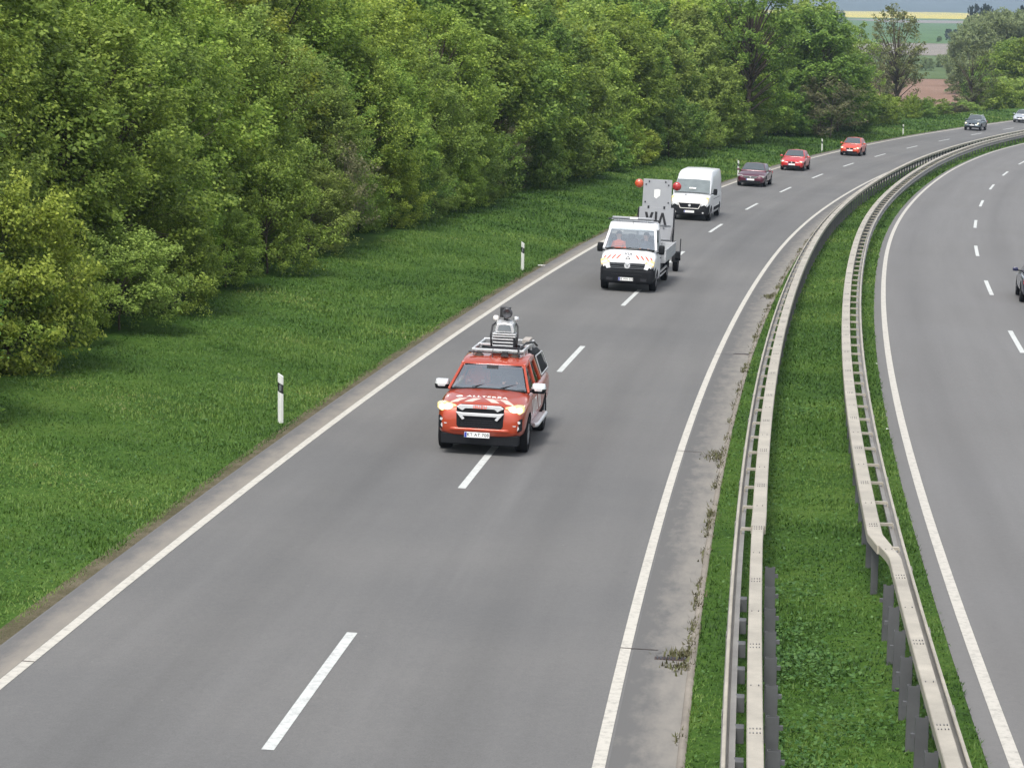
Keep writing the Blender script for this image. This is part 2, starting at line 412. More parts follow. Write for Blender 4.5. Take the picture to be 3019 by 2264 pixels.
ground_mat('forest_hills', [(0.030, 0.050, 0.030), (0.045, 0.065, 0.038), (0.06, 0.08, 0.045)], 0.006, True)

def leaf_mat(name, lo, hi, trans=0.45, objvar=0.10):
    m, t, n, l, b = nmat(name)
    at = n.new('ShaderNodeAttribute'); at.attribute_name = 'v'
    oi = n.new('ShaderNodeObjectInfo')
    mx = n.new('ShaderNodeMix'); mx.data_type = 'RGBA'
    mx.inputs['A'].default_value = (*lo, 1); mx.inputs['B'].default_value = (*hi, 1)
    l.new(at.outputs['Fac'], mx.inputs['Factor'])
    h = n.new('ShaderNodeHueSaturation')
    mr = n.new('ShaderNodeMapRange'); mr.inputs[3].default_value = 0.5 - objvar * 0.14; mr.inputs[4].default_value = 0.5 + objvar * 0.08
    l.new(oi.outputs['Random'], mr.inputs[0]); l.new(mr.outputs[0], h.inputs['Hue'])
    m2 = n.new('ShaderNodeMath'); m2.operation = 'MULTIPLY'; m2.inputs[1].default_value = 7.31; l.new(oi.outputs['Random'], m2.inputs[0])
    fr = n.new('ShaderNodeMath'); fr.operation = 'FRACT'; l.new(m2.outputs[0], fr.inputs[0])
    mv = n.new('ShaderNodeMapRange'); mv.inputs[3].default_value = 0.78; mv.inputs[4].default_value = 1.22
    l.new(fr.outputs[0], mv.inputs[0]); l.new(mv.outputs[0], h.inputs['Value'])
    l.new(mx.outputs['Result'], h.inputs['Color']); l.new(h.outputs[0], b.inputs['Base Color'])
    b.inputs['Roughness'].default_value = 0.55; b.inputs['Specular IOR Level'].default_value = 0.25
    tr = n.new('ShaderNodeBsdfTranslucent'); l.new(h.outputs[0], tr.inputs[0])
    ms = n.new('ShaderNodeMixShader'); ms.inputs[0].default_value = trans
    l.new(b.outputs[0], ms.inputs[1]); l.new(tr.outputs[0], ms.inputs[2]); l.new(ms.outputs[0], n['Material Output'].inputs[0])
    return m
leaf_mat('leaf_mid', (0.095, 0.175, 0.026), (0.400, 0.530, 0.100))
leaf_mat('leaf_bright', (0.145, 0.225, 0.028), (0.480, 0.580, 0.105))
leaf_mat('leaf_dark', (0.062, 0.135, 0.026), (0.270, 0.410, 0.080))
leaf_mat('leaf_olive', (0.105, 0.170, 0.032), (0.370, 0.490, 0.115))
leaf_mat('leaf_brown', (0.110, 0.110, 0.055), (0.250, 0.250, 0.125))
leaf_mat('leaf_pine', (0.012, 0.026, 0.018), (0.032, 0.055, 0.034))
leaf_mat('leaf_poplar', (0.100, 0.118, 0.048), (0.270, 0.305, 0.120))
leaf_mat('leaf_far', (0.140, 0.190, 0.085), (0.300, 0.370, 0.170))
def grass_mat():
    m = leaf_mat('grass_blade', (0, 0, 0), (1, 1, 1), 0.25, 0.0); t = m.node_tree
    mix = [q for q in t.nodes if q.bl_idname == 'ShaderNodeMix'][0]; at = [q for q in t.nodes if q.bl_idname == 'ShaderNodeAttribute'][0]
    hv = [q for q in t.nodes if q.bl_idname == 'ShaderNodeHueSaturation'][0]; t.nodes.remove(mix)
    r = t.nodes.new('ShaderNodeValToRGB'); e = r.color_ramp.elements
    e[0].position = 0; e[0].color = (0.028, 0.070, 0.012, 1); e[1].position = 1; e[1].color = (0.20, 0.215, 0.080, 1)
    for p, c in ((0.35, (0.058, 0.118, 0.018, 1)), (0.65, (0.095, 0.165, 0.030, 1)), (0.90, (0.140, 0.205, 0.042, 1))): r.color_ramp.elements.new(p).color = c
    t.links.new(at.outputs['Fac'], r.inputs[0]); t.links.new(r.outputs[0], hv.inputs['Color'])
leaf_mat('weed_leaf', (0.10, 0.085, 0.05), (0.12, 0.13, 0.05), 0.2, 0.0)
leaf_mat('clover_leaf', (0.030, 0.085, 0.020), (0.085, 0.165, 0.040), 0.2, 0.0)

grass_mat()

# ------------------------------------------------------------ road geometry (distance s along, offset o across, right positive)
KN = np.linspace(-40, 460, 14)
TH = np.array([0.059, 0.0939, 0.1289, 0.16, 0.2071, 0.2483, 0.3054, 0.3605, 0.4067, 0.4529, 0.4992, 0.5454, 0.5916, 0.6379])
SLP = np.array([-0.0287, -0.0274, -0.026, -0.0229, -0.0206, -0.0178, -0.0151, -0.0133, -0.0111, -0.0088, -0.0066, -0.0044, -0.0021, 0.0001])
CF = np.array([0.0206, 0.0204, 0.0244, 0.0331, 0.034, 0.0343, 0.0324, 0.0341, 0.0329, 0.0314, 0.0303, 0.0295, 0.029, 0.0288])
RZ = np.array([0.2588, 0.2875, 0.3006, 0.4169, 0.4655, 0.5453, 0.5591, 0.4245, 0.3084, 0.2266, 0.17, 0.1322, 0.1092, 0.0983])
SS = np.concatenate([np.arange(-160, 460, 1.0), np.geomspace(460, 9000, 60)])
th_ = np.interp(SS, KN, TH)
sl_ = np.where(SS > 460, 0.0, np.interp(SS, KN, SLP))
def cum(v):
    c = np.concatenate([[0], np.cumsum((v[1:] + v[:-1]) / 2 * np.diff(SS))]); return c - np.interp(0, SS, c)
CX = -2.78391 + cum(np.sin(th_)); CY = 27.4431 + cum(np.cos(th_)); CZ = cum(sl_)
def smooth(a, b, x): t = np.clip((x - a) / (b - a), 0, 1); return t * t * (3 - 2 * t)
def road(s, o, h=0.0):
    """world points of road coordinates (arrays)"""
    s = np.asarray(s, float); o = np.asarray(o, float) + 0 * s; s = s + 0 * o
    t = np.interp(s, SS, th_)
    z = np.interp(s, SS, CZ) - np.clip(o, -12, 25) * np.interp(s, KN, CF) + h
    z = z + np.interp(s, KN, RZ) * np.clip((o - 5.2) / 3.4, 0, 1)
    return np.stack([np.interp(s, SS, CX) + o * np.cos(t), np.interp(s, SS, CY) - o * np.sin(t), z], -1)
def terrain(s, o):
    """bare ground height: road embankment that falls away to the plain"""
    P = road(s, o)
    plain = -8.6 - 0.0005 * np.clip(P[..., 1], 0, 4500)
    s = s + 0 * o; o = o + 0 * s
    side = np.where(o < 0, smooth(11, 24, -o), smooth(30, 80, o))
    keep = 1 - smooth(190, 250, s) * 1.0
    w = np.where(o < 0, side * (1 - keep), side * 0.5)
    w = np.maximum(w, smooth(430, 700, s))
    P[..., 2] = P[..., 2] * (1 - w) + plain * w
    return P
def frame(s, o, h=0.0, back=True):
    """matrix at a road point; local x points towards the camera end of the road when back"""
    p = road(s, o, h); a = road(s - 0.5, o, h); b = road(s + 0.5, o, h); c = road(s, o + 0.5, h); e = road(s, o - 0.5, h)
    f = Vector(a - b).normalized() if back else Vector(b - a).normalized()
    l = Vector(c - e).normalized() if back else Vector(e - c).normalized()
    u = f.cross(l).normalized(); l = u.cross(f)
    m = Matrix((f, l, u)).transposed().to_4x4(); m.translation = Vector(p); return m
def upright(s, o, h=0.0, yaw=None):
    p = road(s, o, h); t = float(np.interp(s, SS, th_)) if yaw is None else yaw
    return Matrix.Translation(Vector(p)) @ Matrix.Rotation(-t, 4, 'Z')

def strip(name, mat, s_arr, o_arr, h, kind='structure', hs=None):
    """sheet over road coordinates with attributes s and o"""
    S_, O_ = np.meshgrid(s_arr, o_arr, indexing='ij')
    Hh = np.zeros_like(S_) + h
    if hs is not None: Hh = Hh + np.asarray(hs)[None, :]
    P = road(S_, O_, 0.0); P[..., 2] += Hh
    ns, no = S_.shape; idx = np.arange(ns * no).reshape(ns, no)
    F = np.stack([idx[:-1, :-1], idx[:-1, 1:], idx[1:, 1:], idx[1:, :-1]], -1).reshape(-1, 4)
    o = np_mesh(name, P.reshape(-1, 3), F, MAT[mat], attr={'s': S_.ravel(), 'o': O_.ravel()}, smooth=True)
    o['kind'] = kind
    return o

SR = np.arange(-60, 440, 2.0)
# ground: one sheet in road coordinates, running to the horizon
sg = np.concatenate([[-150, -120, -90], np.arange(-60, 460, 4.0), np.geomspace(462, 9000, 40)])
og = np.array([-9000, -5000, -3000, -2000, -1300, -900, -600, -400, -280, -200, -140, -100, -75, -60, -50, -42, -36, -30, -26, -22, -18, -14.5, -12, -10, -8, -6.5, -5.2, -4.62, -4.40, 0, 4.6, 4.85, 5.6, 6.5, 7.5, 7.95, 8.29, 8.36, 12, 17, 18.8, 22, 26, 32, 40, 60, 90, 150, 250], float)
hg = np.interp(og, [-30, -14, -8, -5.2, -4.62, -4.40, 4.6, 4.85, 5.6, 6.5, 7.5, 7.95, 8.29, 8.36, 18.8, 22], [0.5, 0.35, 0.0, -0.10, -0.03, -0.12, -0.12, 0.01, 0.03, -0.02, 0.03, 0.01, 0.005, -0.12, -0.12, 0.1])
S_, O_ = np.meshgrid(sg, og, indexing='ij')
P = terrain(S_, O_); P[..., 2] += hg[None, :] * (1 - smooth(300, 430, S_))
P[..., 2] -= smooth(425, 440, S_) * 0.02
ns, no = S_.shape; idx = np.arange(ns * no).reshape(ns, no)
F = np.stack([idx[:-1, :-1], idx[:-1, 1:], idx[1:, 1:], idx[1:, :-1]], -1).reshape(-1, 4)
g = np_mesh('ground', P.reshape(-1, 3), F, MAT['meadow'], smooth=True); g['kind'] = 'structure'

strip('road', 'asphalt', SR, np.array([-4.47, -3.85, -1.9, 0, 1.9, 3.85, 4.34]), 0.0)
strip('shoulder_strip', 'shoulder_dust', SR, np.array([-4.44, -4.3, -4.12, -3.94]), 0.003)
strip('opposite_road', 'asphalt_right', SR, np.array([8.30, 8.6, 10.5, 12.45, 14.4, 16.3, 18.8]), 0.0)
strip('gutter', 'gutter_stain', SR, np.array([3.96, 4.15, 4.30, 4.45, 4.60, 4.74]), 0.003)
strip('verge_soil', 'verge_soil', SR, np.array([-4.82, -4.62, -4.44]), -0.01, hs=[-0.035, 0.0, -0.01])
strip('kerb', 'kerb_stone', SR, np.array([4.74, 4.745, 4.83, 4.86]), 0.004, hs=[-0.01, 0.025, 0.03, -0.05])

def line(name, mat, s_arr, o, w, h=0.006):
    return strip(name, mat, s_arr, np.array([o - w / 2, o + w / 2]), h)
line('edge_line', 'marking_edge', SR, -3.85, 0.16)
line('edge_line', 'marking_edge', SR, 3.85, 0.15)
line('edge_line', 'marking_edge_right', SR, 8.62, 0.16)
def dashes(name, mat, s0, o, n0, n1, scale=1.0):
    V, Fc = [], []
    for k in range(n0, n1):
        ss_ = s0 + 18.0 * k + np.array([0, 2, 4, 6.0])
        b = len(V)
        for s in ss_:
            for oo in (o - 0.075, o + 0.075): V.append(road(s, oo, 0.006))
        for i in range(3): Fc.append((b + 2 * i, b + 2 * i + 1, b + 2 * i + 3, b + 2 * i + 2))
    ob = np_mesh(name, np.array(V), np.array(Fc), MAT[mat]); ob['kind'] = 'structure'
dashes('lane_dashes', 'marking_dash', 0, 0.0, -2, 24)
# the dashes of the opposite carriageway are 18 m apart on its own, shorter centre line
SO = np.arange(-40, 440, 0.5); PO = road(SO, 12.48)
LO = np.concatenate([[0], np.cumsum(np.linalg.norm(np.diff(PO[:, :2], axis=0), axis=1))])
L0 = LO - np.interp(-40, SO, LO)
V, Fc = [], []
for k in range(-5, 18):
    b = len(V)
    for q in (0, 2, 4, 6.0):
        s = float(np.interp(83.01 + 18 * k + q, LO, SO))
        for oo in (12.48 - 0.075, 12.48 + 0.075): V.append(road(s, oo, 0.006))
    for i in range(3): Fc.append((b + 2 * i, b + 2 * i + 1, b + 2 * i + 3, b + 2 * i + 2))
ob = np_mesh('lane_dashes', np.array(V), np.array(Fc), MAT['marking_dash']); ob['kind'] = 'structure'

# fields of the plain: thin sheets on the ground, far behind the bend
def field(name, mat, y0, y1, x0, x1, skew=0.0, h=0.06):
    xs = np.linspace(x0, x1, 14); ys = np.linspace(y0, y1, 8)
    X, Y = np.meshgrid(xs, ys, indexing='ij')
    Y = Y + skew * (X - x0)
    Z = -8.6 - 0.0005 * np.clip(Y, 0, 4500) + h + Y * 0.00025
    n1, n2 = X.shape; idx = np.arange(n1 * n2).reshape(n1, n2)
    F = np.stack([idx[:-1, :-1], idx[1:, :-1], idx[1:, 1:], idx[:-1, 1:]], -1).reshape(-1, 4)
    o = np_mesh(name, np.stack([X, Y, Z], -1).reshape(-1, 3), F, MAT[mat], smooth=True); o['kind'] = 'structure'
field('ploughed_field', 'field_soil', 372, 575, 30, 150)
field('meadow_field', 'field_meadow', 577, 840, 10, 260)
field('stubble_field', 'field_grey', 842, 1100, -20, 420)
field('green_field', 'field_green', 1102, 2290, -40, 700)
field('stubble_field', 'field_grey', 2292, 2690, 350, 900, h=0.1)
field('green_field', 'field_green', 2292, 3300, -60, 349, h=0.1)
field('green_field', 'field_green', 2692, 3010, 350, 900, h=0.1)
field('rape_field', 'field_rape', 3012, 5300, 400, 920, skew=0.0)
field('rape_field', 'field_rape', 4200, 5600, 60, 390, skew=0.0)
field('green_field', 'field_green', 3012, 5600, 925, 1900, h=0.1)

# wooded hills behind the plain
xs = np.linspace(-3500, 4500, 260); ys = np.array([5750, 6000, 6300, 6800, 7400, 8000, 8700])
X, Y = np.meshgrid(xs, ys, indexing='ij')
rel = np.array([-13, -4, 4, 30, 66, 90, 60])[None, :]
wob = 10 * np.sin(X / 310) + 7 * np.sin(X / 131 + 1) + 4 * np.sin(X / 47) + 2.5 * np.sin(X / 17 + Y)
Z = rel + wob * np.clip((rel + 17) / 60, 0, 1.2)
n1, n2 = X.shape; idx = np.arange(n1 * n2).reshape(n1, n2)
F = np.stack([idx[:-1, :-1], idx[1:, :-1], idx[1:, 1:], idx[:-1, 1:]], -1).reshape(-1, 4)
o = np_mesh('hills', np.stack([X, Y, Z], -1).reshape(-1, 3), F, MAT['forest_hills'], smooth=True); o['kind'] = 'structure'

# ------------------------------------------------------------ vegetation
def unit(v): return v / np.maximum(np.linalg.norm(v, axis=-1, keepdims=True), 1e-9)
def leaves_geo(C, N, a, b, r):
    """diamond leaves at C with normals N, half length a, half width b"""
    n = len(C); T = unit(np.cross(N, unit(r.normal(size=(n, 3))))); B = np.cross(N, T)
    a = np.asarray(a)[:, None] if np.ndim(a) else a; b = np.asarray(b)[:, None] if np.ndim(b) else b
    V = np.stack([C - T * a, C + B * b - N * a * 0.15, C + T * a, C - B * b - N * a * 0.15], 1).reshape(-1, 3)
    return V, np.arange(4 * n).reshape(n, 4)

def crown(name, mat, seed, H, R, z0, clumps, per, leaf, cr=(0.55, 0.95), wide=0.38, top=0.35, fill=0.5, flat=0.6, spray=True):
    r = np.random.default_rng(seed)
    t = r.beta(1.5, 1.25, clumps); ang = r.uniform(0, 2 * np.pi, clumps)
    prof = np.where(t < wide, 0.62 + 0.38 * (t / wide) ** 0.7, 1 - (1 - top) * ((t - wide) / (1 - wide)) ** 1.7)
    prof = np.where(t > 0.9, prof * (1 - (t - 0.9) * 5.5), prof)
    lob = 1 + 0.16 * np.sin(3 * ang + seed) + 0.12 * np.sin(5 * ang + t * 7 + seed * 2) + 0.10 * np.sin(t * 19 + seed)
    rr = R * prof * lob * (fill + (1 - fill) * np.sqrt(r.uniform(0, 1, clumps)))
    C = np.stack([rr * np.cos(ang), rr * np.sin(ang), z0 + t * (H - z0)], 1)
    out = unit(np.stack([np.cos(ang), np.sin(ang), 0.9 * (t - 0.3)], 1))
    sz = r.uniform(*cr, clumps) * (R / 3.0) ** 0.4
    cv = np.clip(r.normal(0.5, 0.20, clumps), 0, 1)
    n = clumps * per; k = np.repeat(np.arange(clumps), per)
    if spray:
        dr = unit(out * 0.75 + np.array([0, 0, 0.55]) + r.normal(size=(clumps, 3)) * 0.35)
        tt = r.uniform(-0.45, 1.0, n) ; L = (sz * 1.25 * r.uniform(0.7, 1.4, clumps))[k]
        lat = r.normal(size=(n, 3)) * (sz[k] * 0.30 * (1.15 - 0.6 * np.clip(tt, 0, 1)))[:, None]
        lat[:, 2] *= 0.75
        Pn = C[k] + dr[k] * (tt * L)[:, None] + lat
        Pn[:, 2] -= 0.16 * L * np.clip(tt, 0, 1) ** 2
    else:
        q = r.normal(size=(n, 3)) * 0.5
        q[:, 2] *= flat
        q[:, 2] -= 0.25 * (q[:, 0] ** 2 + q[:, 1] ** 2)
        Pn = C[k] + q * sz[k][:, None] + out[k] * (np.abs(r.normal(size=n)) * 0.18 * sz[k])[:, None]
    N = unit(np.array([0, 0, 0.75]) + out[k] * 0.45 + r.normal(size=(n, 3)) * 0.5)
    s = leaf * r.uniform(0.65, 1.3, n)
    Pn[:, 2] = np.maximum(Pn[:, 2], 0.03)
    V, F = leaves_geo(Pn, N, s * 0.55, s * 0.36, r)
    v = np.clip(cv[k] * 0.36 - 0.06 + r.uniform(0, 1, n) ** 1.4 * 0.78, 0, 1)
    me = np_mesh(name, V, F, MAT[mat], 'mesh', {'v': np.repeat(v, 4)})
    return me, C

def limbs(name, mat, seed, H, R, C, tr=0.16, fork=0.3, nl=16, lean=0.3):
    r = random.Random(seed); mb = MB()
    p = [(0, 0, -0.3)]; x = y = 0
    for i in range(1, 8):
        x += r.uniform(-1, 1) * lean * 0.25; y += r.uniform(-1, 1) * lean * 0.25
        p.append((x, y, H * 0.86 * i / 7))
    mb.tube(p, [tr * (1 - 0.11 * i) + 0.012 for i in range(8)], 8)
    def on(f):
        f *= 7; i = min(6, int(f)); w = f - i
        return Vector(p[i]).lerp(Vector(p[i + 1]), w)
    idx = list(range(len(C))); r.shuffle(idx)
    for i in idx[:nl]:
        e = Vector(C[i]); f = max(fork * 0.6, min(0.9, (e.z / H) * 0.62)); a = on(f / 0.86 if f / 0.86 < 1 else 0.99)
        mid = a.lerp(e, 0.5) + Vector((r.uniform(-.2, .2), r.uniform(-.2, .2), 0.05 * (e - a).length))
        w = tr * 0.42
        mb.tube([a, a.lerp(mid, 0.5), mid, mid.lerp(e, 0.6), e], [w, w * .8, w * .6, w * .4, w * .18], 5)
        for _ in range(2):
            q = mid.lerp(e, r.uniform(0.2, 0.9)); d = Vector((r.uniform(-1, 1), r.uniform(-1, 1), r.uniform(0.1, 1))) * (R * 0.28)
            mb.tube([q, q + d * 0.5, q + d + Vector((0, 0, .1))], [w * .3, w * .2, w * .08], 4)
    o = mb.build(name, MAT[mat], smooth=True); me = o.data; bpy.data.objects.remove(o); return me

PROTO = {}
def proto(key, cls, seed, H, R, z0, clumps, per, leaf, bark='bark', tr=0.14, nl=16, **kw):
    c, C = crown('crown', 'leaf_mid', seed, H, R, z0, clumps, per, leaf, **kw)
    t = limbs('trunk', bark, seed, H, R, C, tr, nl=nl)
    PROTO.setdefault(key, []).append((c, t, H, R, cls))

for i in range(4): proto('bush', 'shrub', 11 + i, 5.0, 2.5, 0.1, 140, 165, 0.12, tr=0.05, nl=45, wide=0.30, top=0.5, cr=(0.45, 0.85), fill=0.5, flat=0.45)
for i in range(5): proto('mid', 'tree', 31 + i, 9.5, 3.1, 0.3, 250, 175, 0.13, tr=0.12, nl=70, wide=0.35, top=0.42, cr=(0.45, 0.9), fill=0.5, flat=0.45)
for i in range(4): proto('tall', 'tree', 51 + i, 14.0, 4.0, 2.2, 220, 190, 0.155, tr=0.19, nl=34, wide=0.45, top=0.55, cr=(0.6, 1.05), flat=0.45)
for i in range(3): proto('farbush', 'shrub', 71 + i, 4.6, 2.5, 0.1, 90, 130, 0.19, tr=0.05, nl=12, wide=0.3, top=0.5)
for i in range(4): proto('farmid', 'tree', 81 + i, 9.5, 3.2, 0.5, 160, 150, 0.20, tr=0.12, nl=20, wide=0.35, top=0.42)
for i in range(4): proto('fartall', 'tree', 91 + i, 14.0, 4.0, 3.0, 150, 130, 0.21, tr=0.22, nl=60, wide=0.45, top=0.55, flat=0.5)
for i in range(3): proto('sparse', 'tree', 101 + i, 13.0, 3.0, 1.2, 130, 55, 0.22, tr=0.16, nl=60, wide=0.5, top=0.6, cr=(0.5, 0.8))
for i in range(2): proto('twiggy', 'shrub', 111 + i, 5.5, 2.0, 0.2, 70, 75, 0.13, bark='bark_pale', tr=0.05, nl=60, wide=0.5, top=0.6)
for i in range(2): proto('pine', 'tree', 121 + i, 13.0, 4.6, 2.5, 90, 120, 0.45, tr=0.25, nl=10, wide=0.4, top=0.6)
for i in range(3): proto('distant', 'tree', 131 + i, 12.0, 5.5, 0.5, 110, 150, 0.42, tr=0.3, nl=6, wide=0.35, top=0.5, cr=(0.9, 1.4))

pick = random.Random(5)
def plant(key, mat, loc, H=None, wscale=1.0, label=None, cat=None, group=None, var=None, rot=None):
    c, t, H0, R0, cls = PROTO[key][pick.randrange(len(PROTO[key])) if var is None else var]
    s = (H / H0) if H else 1.0
    nm = {'bush': 'shrub', 'farbush': 'shrub', 'twiggy': 'shrub', 'pine': 'pine_tree', 'sparse': 'poplar_tree'}.get(key, 'tree')
    r_ = empty(nm, None, label, cat or ('shrub' if nm == 'shrub' else 'tree'), group)
    r_.location = loc; r_.rotation_euler = (0, 0, pick.uniform(0, 6.28) if rot is None else rot)
    r_.scale = (s * wscale, s * wscale, s)
    tr = bpy.data.objects.new('trunk', t); COL.objects.link(tr); tr.parent = r_
    cr_ = bpy.data.objects.new('crown', c); COL.objects.link(cr_); cr_.parent = r_
    cr_.material_slots[0].link = 'OBJECT'; cr_.material_slots[0].material = MAT[mat]
    return r_

LOOK = {'leaf_mid': 'fresh green', 'leaf_bright': 'bright yellow-green', 'leaf_dark': 'dark green', 'leaf_olive': 'olive green', 'leaf_brown': 'brownish, barely leafed'}
def ordn(n): return f"{n}{'th' if 10 <= n % 100 <= 20 else {1: 'st', 2: 'nd', 3: 'rd'}.get(n % 10, 'th')}"
def row(keyn, keyf, s0, s1, ds, o, oj, h0, h1, mats, name, near=95, ws=1.0):
    s = s0; n = 0
    while s < s1:
        n += 1
        key = keyn if s < near else keyf
        m = pick.choices(*mats)[0]
        if isinstance(m, tuple): key, m = m
        oo = o + pick.uniform(-oj, oj)
        loc = Vector(terrain(np.array(s), np.array(oo))); loc.z += float(np.interp(oo, [-30, -14, -8], [0.5, 0.35, 0]))
        nm = 'shrub' if 'bush' in key or key == 'twiggy' else 'tree'
        plant(key, m, loc, pick.uniform(h0, h1), ws * pick.uniform(0.9, 1.15),
              f"{LOOK[m]} {nm}, {ordn(n)} from the left in the {name} of the wood", group=f"{name} of the roadside wood")
        s += ds * pick.uniform(0.75, 1.25)
B, D, O_l, G, W_ = 'leaf_bright', 'leaf_dark', 'leaf_olive', 'leaf_mid', 'leaf_brown'
row('bush', 'farbush', 21, 226, 4.2, -12.9, 0.8, 2.0, 4.2, ([G, D, ('twiggy', W_), O_l, B], [6, 5, 1.4, 2.5, .25]), 'front shrub row')
row('mid', 'farmid', 24, 230, 4.4, -14.8, 0.9, 6.5, 9.5, ([G, B, D, O_l, ('sparse', W_)], [6, 2, 3, 2.6, 0.5]), 'first tree row')
row('mid', 'farmid', 19, 234, 5.0, -18.0, 1.2, 9.0, 12.0, ([G, B, D, O_l, ('sparse', O_l)], [5, 4, 1.5, 3, 0.6]), 'second row')
row('tall', 'fartall', 22, 236, 6.0, -22.5, 1.4, 11.5, 14.5, ([G, B, D, O_l, ('sparse', W_)], [4, 5, 1.0, 3.6, 0.6]), 'third row', ws=0.95)
row('tall', 'fartall', 30, 236, 7.5, -28, 1.8, 14.0, 17.0, ([G, B, D, O_l], [3, 5, 1, 4]), 'fourth row')
row('tall', 'fartall', 60, 236, 9, -36, 2.0, 16.5, 19.5, ([G, B, O_l], [3, 3, 4]), 'back row')

def gz(x, y):
    """ground height below a world point"""
    i = np.argmin((CX - x) ** 2 + (CY - y) ** 2); s = SS[i]; t = th_[i]
    o = (x - CX[i]) * math.cos(t) - (y - CY[i]) * math.sin(t); ds = (x - CX[i]) * math.sin(t) + (y - CY[i]) * math.cos(t)
    return float(terrain(np.array(s + ds), np.array(o))[2])
def at(px, Y, dz=0.0):
    """a point on the ground at distance Y in the direction of photo column px"""
    x = (px - 1509.5) / FPX * Y; return Vector((x, Y, gz(x, Y) + dz))
plant('bush', B, at(8, 58), 4.6, 0.8, 'bright yellow-green bush cut by the left edge of the photo', group='front shrub row of the roadside wood', var=0)
GB = 'trees where the wood opens to the fields'
plant('fartall', D, at(2190, 212), 15.4, 0.95, 'tall dark-limbed tree with forked trunk standing out above the shrubs at the wood end', group=GB, var=1)
plant('farmid', D, at(2400, 236), 11.2, 1.15, 'broad dark green tree at the far end of the wood, above the red cars', group=GB, var=0)
plant('farmid', G, at(2455, 245), 9.0, 1.0, 'rounded green tree closing the end of the wood', group=GB, var=1)
plant('farmid', O_l, at(2340, 240), 12.5, 1.1, 'tall olive tree behind the dark tree at the wood end', group=GB, var=2)
plant('sparse', O_l, at(2500, 262), 11.0, 1.0, 'thin olive tree with see-through crown just past the wood end', group=GB, var=0)
plant('twiggy', W_, at(2432, 232), 5.6, 1.5, 'bare brown twiggy bush beside the third marker post', group=GB, var=0)
plant('sparse', 'leaf_poplar', at(2622, 305), 15.6, 0.95, 'tall loose poplar in front of the brown field, trunk to the ground', group=GB, var=1)
plant('sparse', 'leaf_poplar', at(2585, 318), 12.5, 1.1, 'loose poplar leaning in behind the tall one, on its left', group=GB, var=2)
plant('sparse', W_, at(2545, 300), 9.5, 1.2, 'low brownish tree with few leaves left of the poplars', group=GB, var=2)
plant('sparse', 'leaf_poplar', at(2842, 335), 10.5, 1.2, 'thin brownish tree at the right of the ploughed field', group=GB, var=0)
for i, (px, Y, h, w, k, m, lb) in enumerate([
    (2505, 248, 3.6, 1.2, 'farbush', D, 'dark green bush past the wood end, nearest the road'),
    (2548, 262, 3.4, 1.2, 'farbush', G, 'tall green bush left of the poplar trunks'),
    (2590, 268, 3.0, 1.2, 'farbush', G, 'round green bush under the left poplar'),
    (2668, 285, 2.9, 0.7, 'farbush', B, 'narrow bright bush beside the fifth marker post'),
    (2700, 290, 2.3, 1.3, 'farbush', D, 'dark bush right of the fifth marker post'),
    (2742, 300, 2.3, 1.5, 'farbush', G, 'spreading green bush below the ploughed field'),
    (2790, 312, 1.8, 1.9, 'farbush', W_, 'low brown hedge bush below the ploughed field'),
    (2832, 320, 2.0, 1.7, 'farbush', O_l, 'low olive bush left of the slate car'),
    (2862, 350, 7.5, 1.1, 'farmid', D, 'dark tree left end of the right-hand tree group'),
    (2905, 338, 4.8, 1.4, 'farbush', G, 'dome-shaped light green bush behind the slate car'),
    (2955, 345, 5.0, 1.4, 'farbush', O_l, 'second dome-shaped bush, behind the silver car'),
    (3000, 348, 4.6, 1.4, 'farbush', G, 'green bush at the right edge behind the silver car'),
    (2900, 372, 9.5, 1.2, 'farmid', G, 'tall green tree above the dome-shaped bushes'),
    (2945, 378, 11.5, 1.2, 'farmid', G, 'highest green tree of the right-hand group'),
    (2992, 372, 12.0, 1.2, 'farmid', G, 'broad tree near the right edge, above the bushes'),
    (3035, 366, 12.0, 1.2, 'farmid', G, 'green tree cut by the right edge')]):
    plant(k, m, at(px, Y), h, w, lb, group='bushes and trees along the far bend')
for i, (px, Y, h, w, k, m, lb) in enumerate([
    (2742, 1150, 2.8, 0.9, 'distant', 'leaf_dark', 'single small round tree in the open field'),
    (2768, 1150, 6.3, 0.75, 'pine', 'leaf_pine', 'left dark conifer of the clump in the field'),
    (2788, 1150, 6.0, 0.75, 'pine', 'leaf_pine', 'middle dark conifer of the clump in the field'),
    (2808, 1160, 7.6, 0.7, 'pine', 'leaf_pine', 'right and tallest dark conifer of the clump in the field'),
    (2841, 900, 17.0, 0.42, 'pine', 'leaf_pine', 'left dark pine above the pale green wood'),
    (2874, 900, 17.4, 0.45, 'pine', 'leaf_pine', 'right dark pine above the pale green wood'),
    (2985, 900, 16.8, 0.4, 'pine', 'leaf_pine', 'dark pine near the right edge above the wood'),
    (3012, 920, 17.2, 0.5, 'pine', 'leaf_pine', 'dark pine at the right edge above the wood')]):
    plant(k, m, at(px, Y), h, w, lb, group='dark trees out in the fields')
for i in range(16):
    px = 2818 + i * 15 + pick.uniform(-4, 4); Y = 480 + (i % 4) * 45
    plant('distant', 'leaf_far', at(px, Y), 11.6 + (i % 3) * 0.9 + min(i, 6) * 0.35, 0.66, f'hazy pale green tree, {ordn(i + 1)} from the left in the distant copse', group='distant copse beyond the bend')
for i in range(9):
    px = 2560 + i * 24 + pick.uniform(-6, 6)
    if i % 2: continue
    plant('distant', 'leaf_far', at(px, 540 + 18 * i), 3.4, 1.2, f'low scrub bush, {ordn(i // 2 + 1)} from the left on the far meadow', group='scrub on the far meadow')
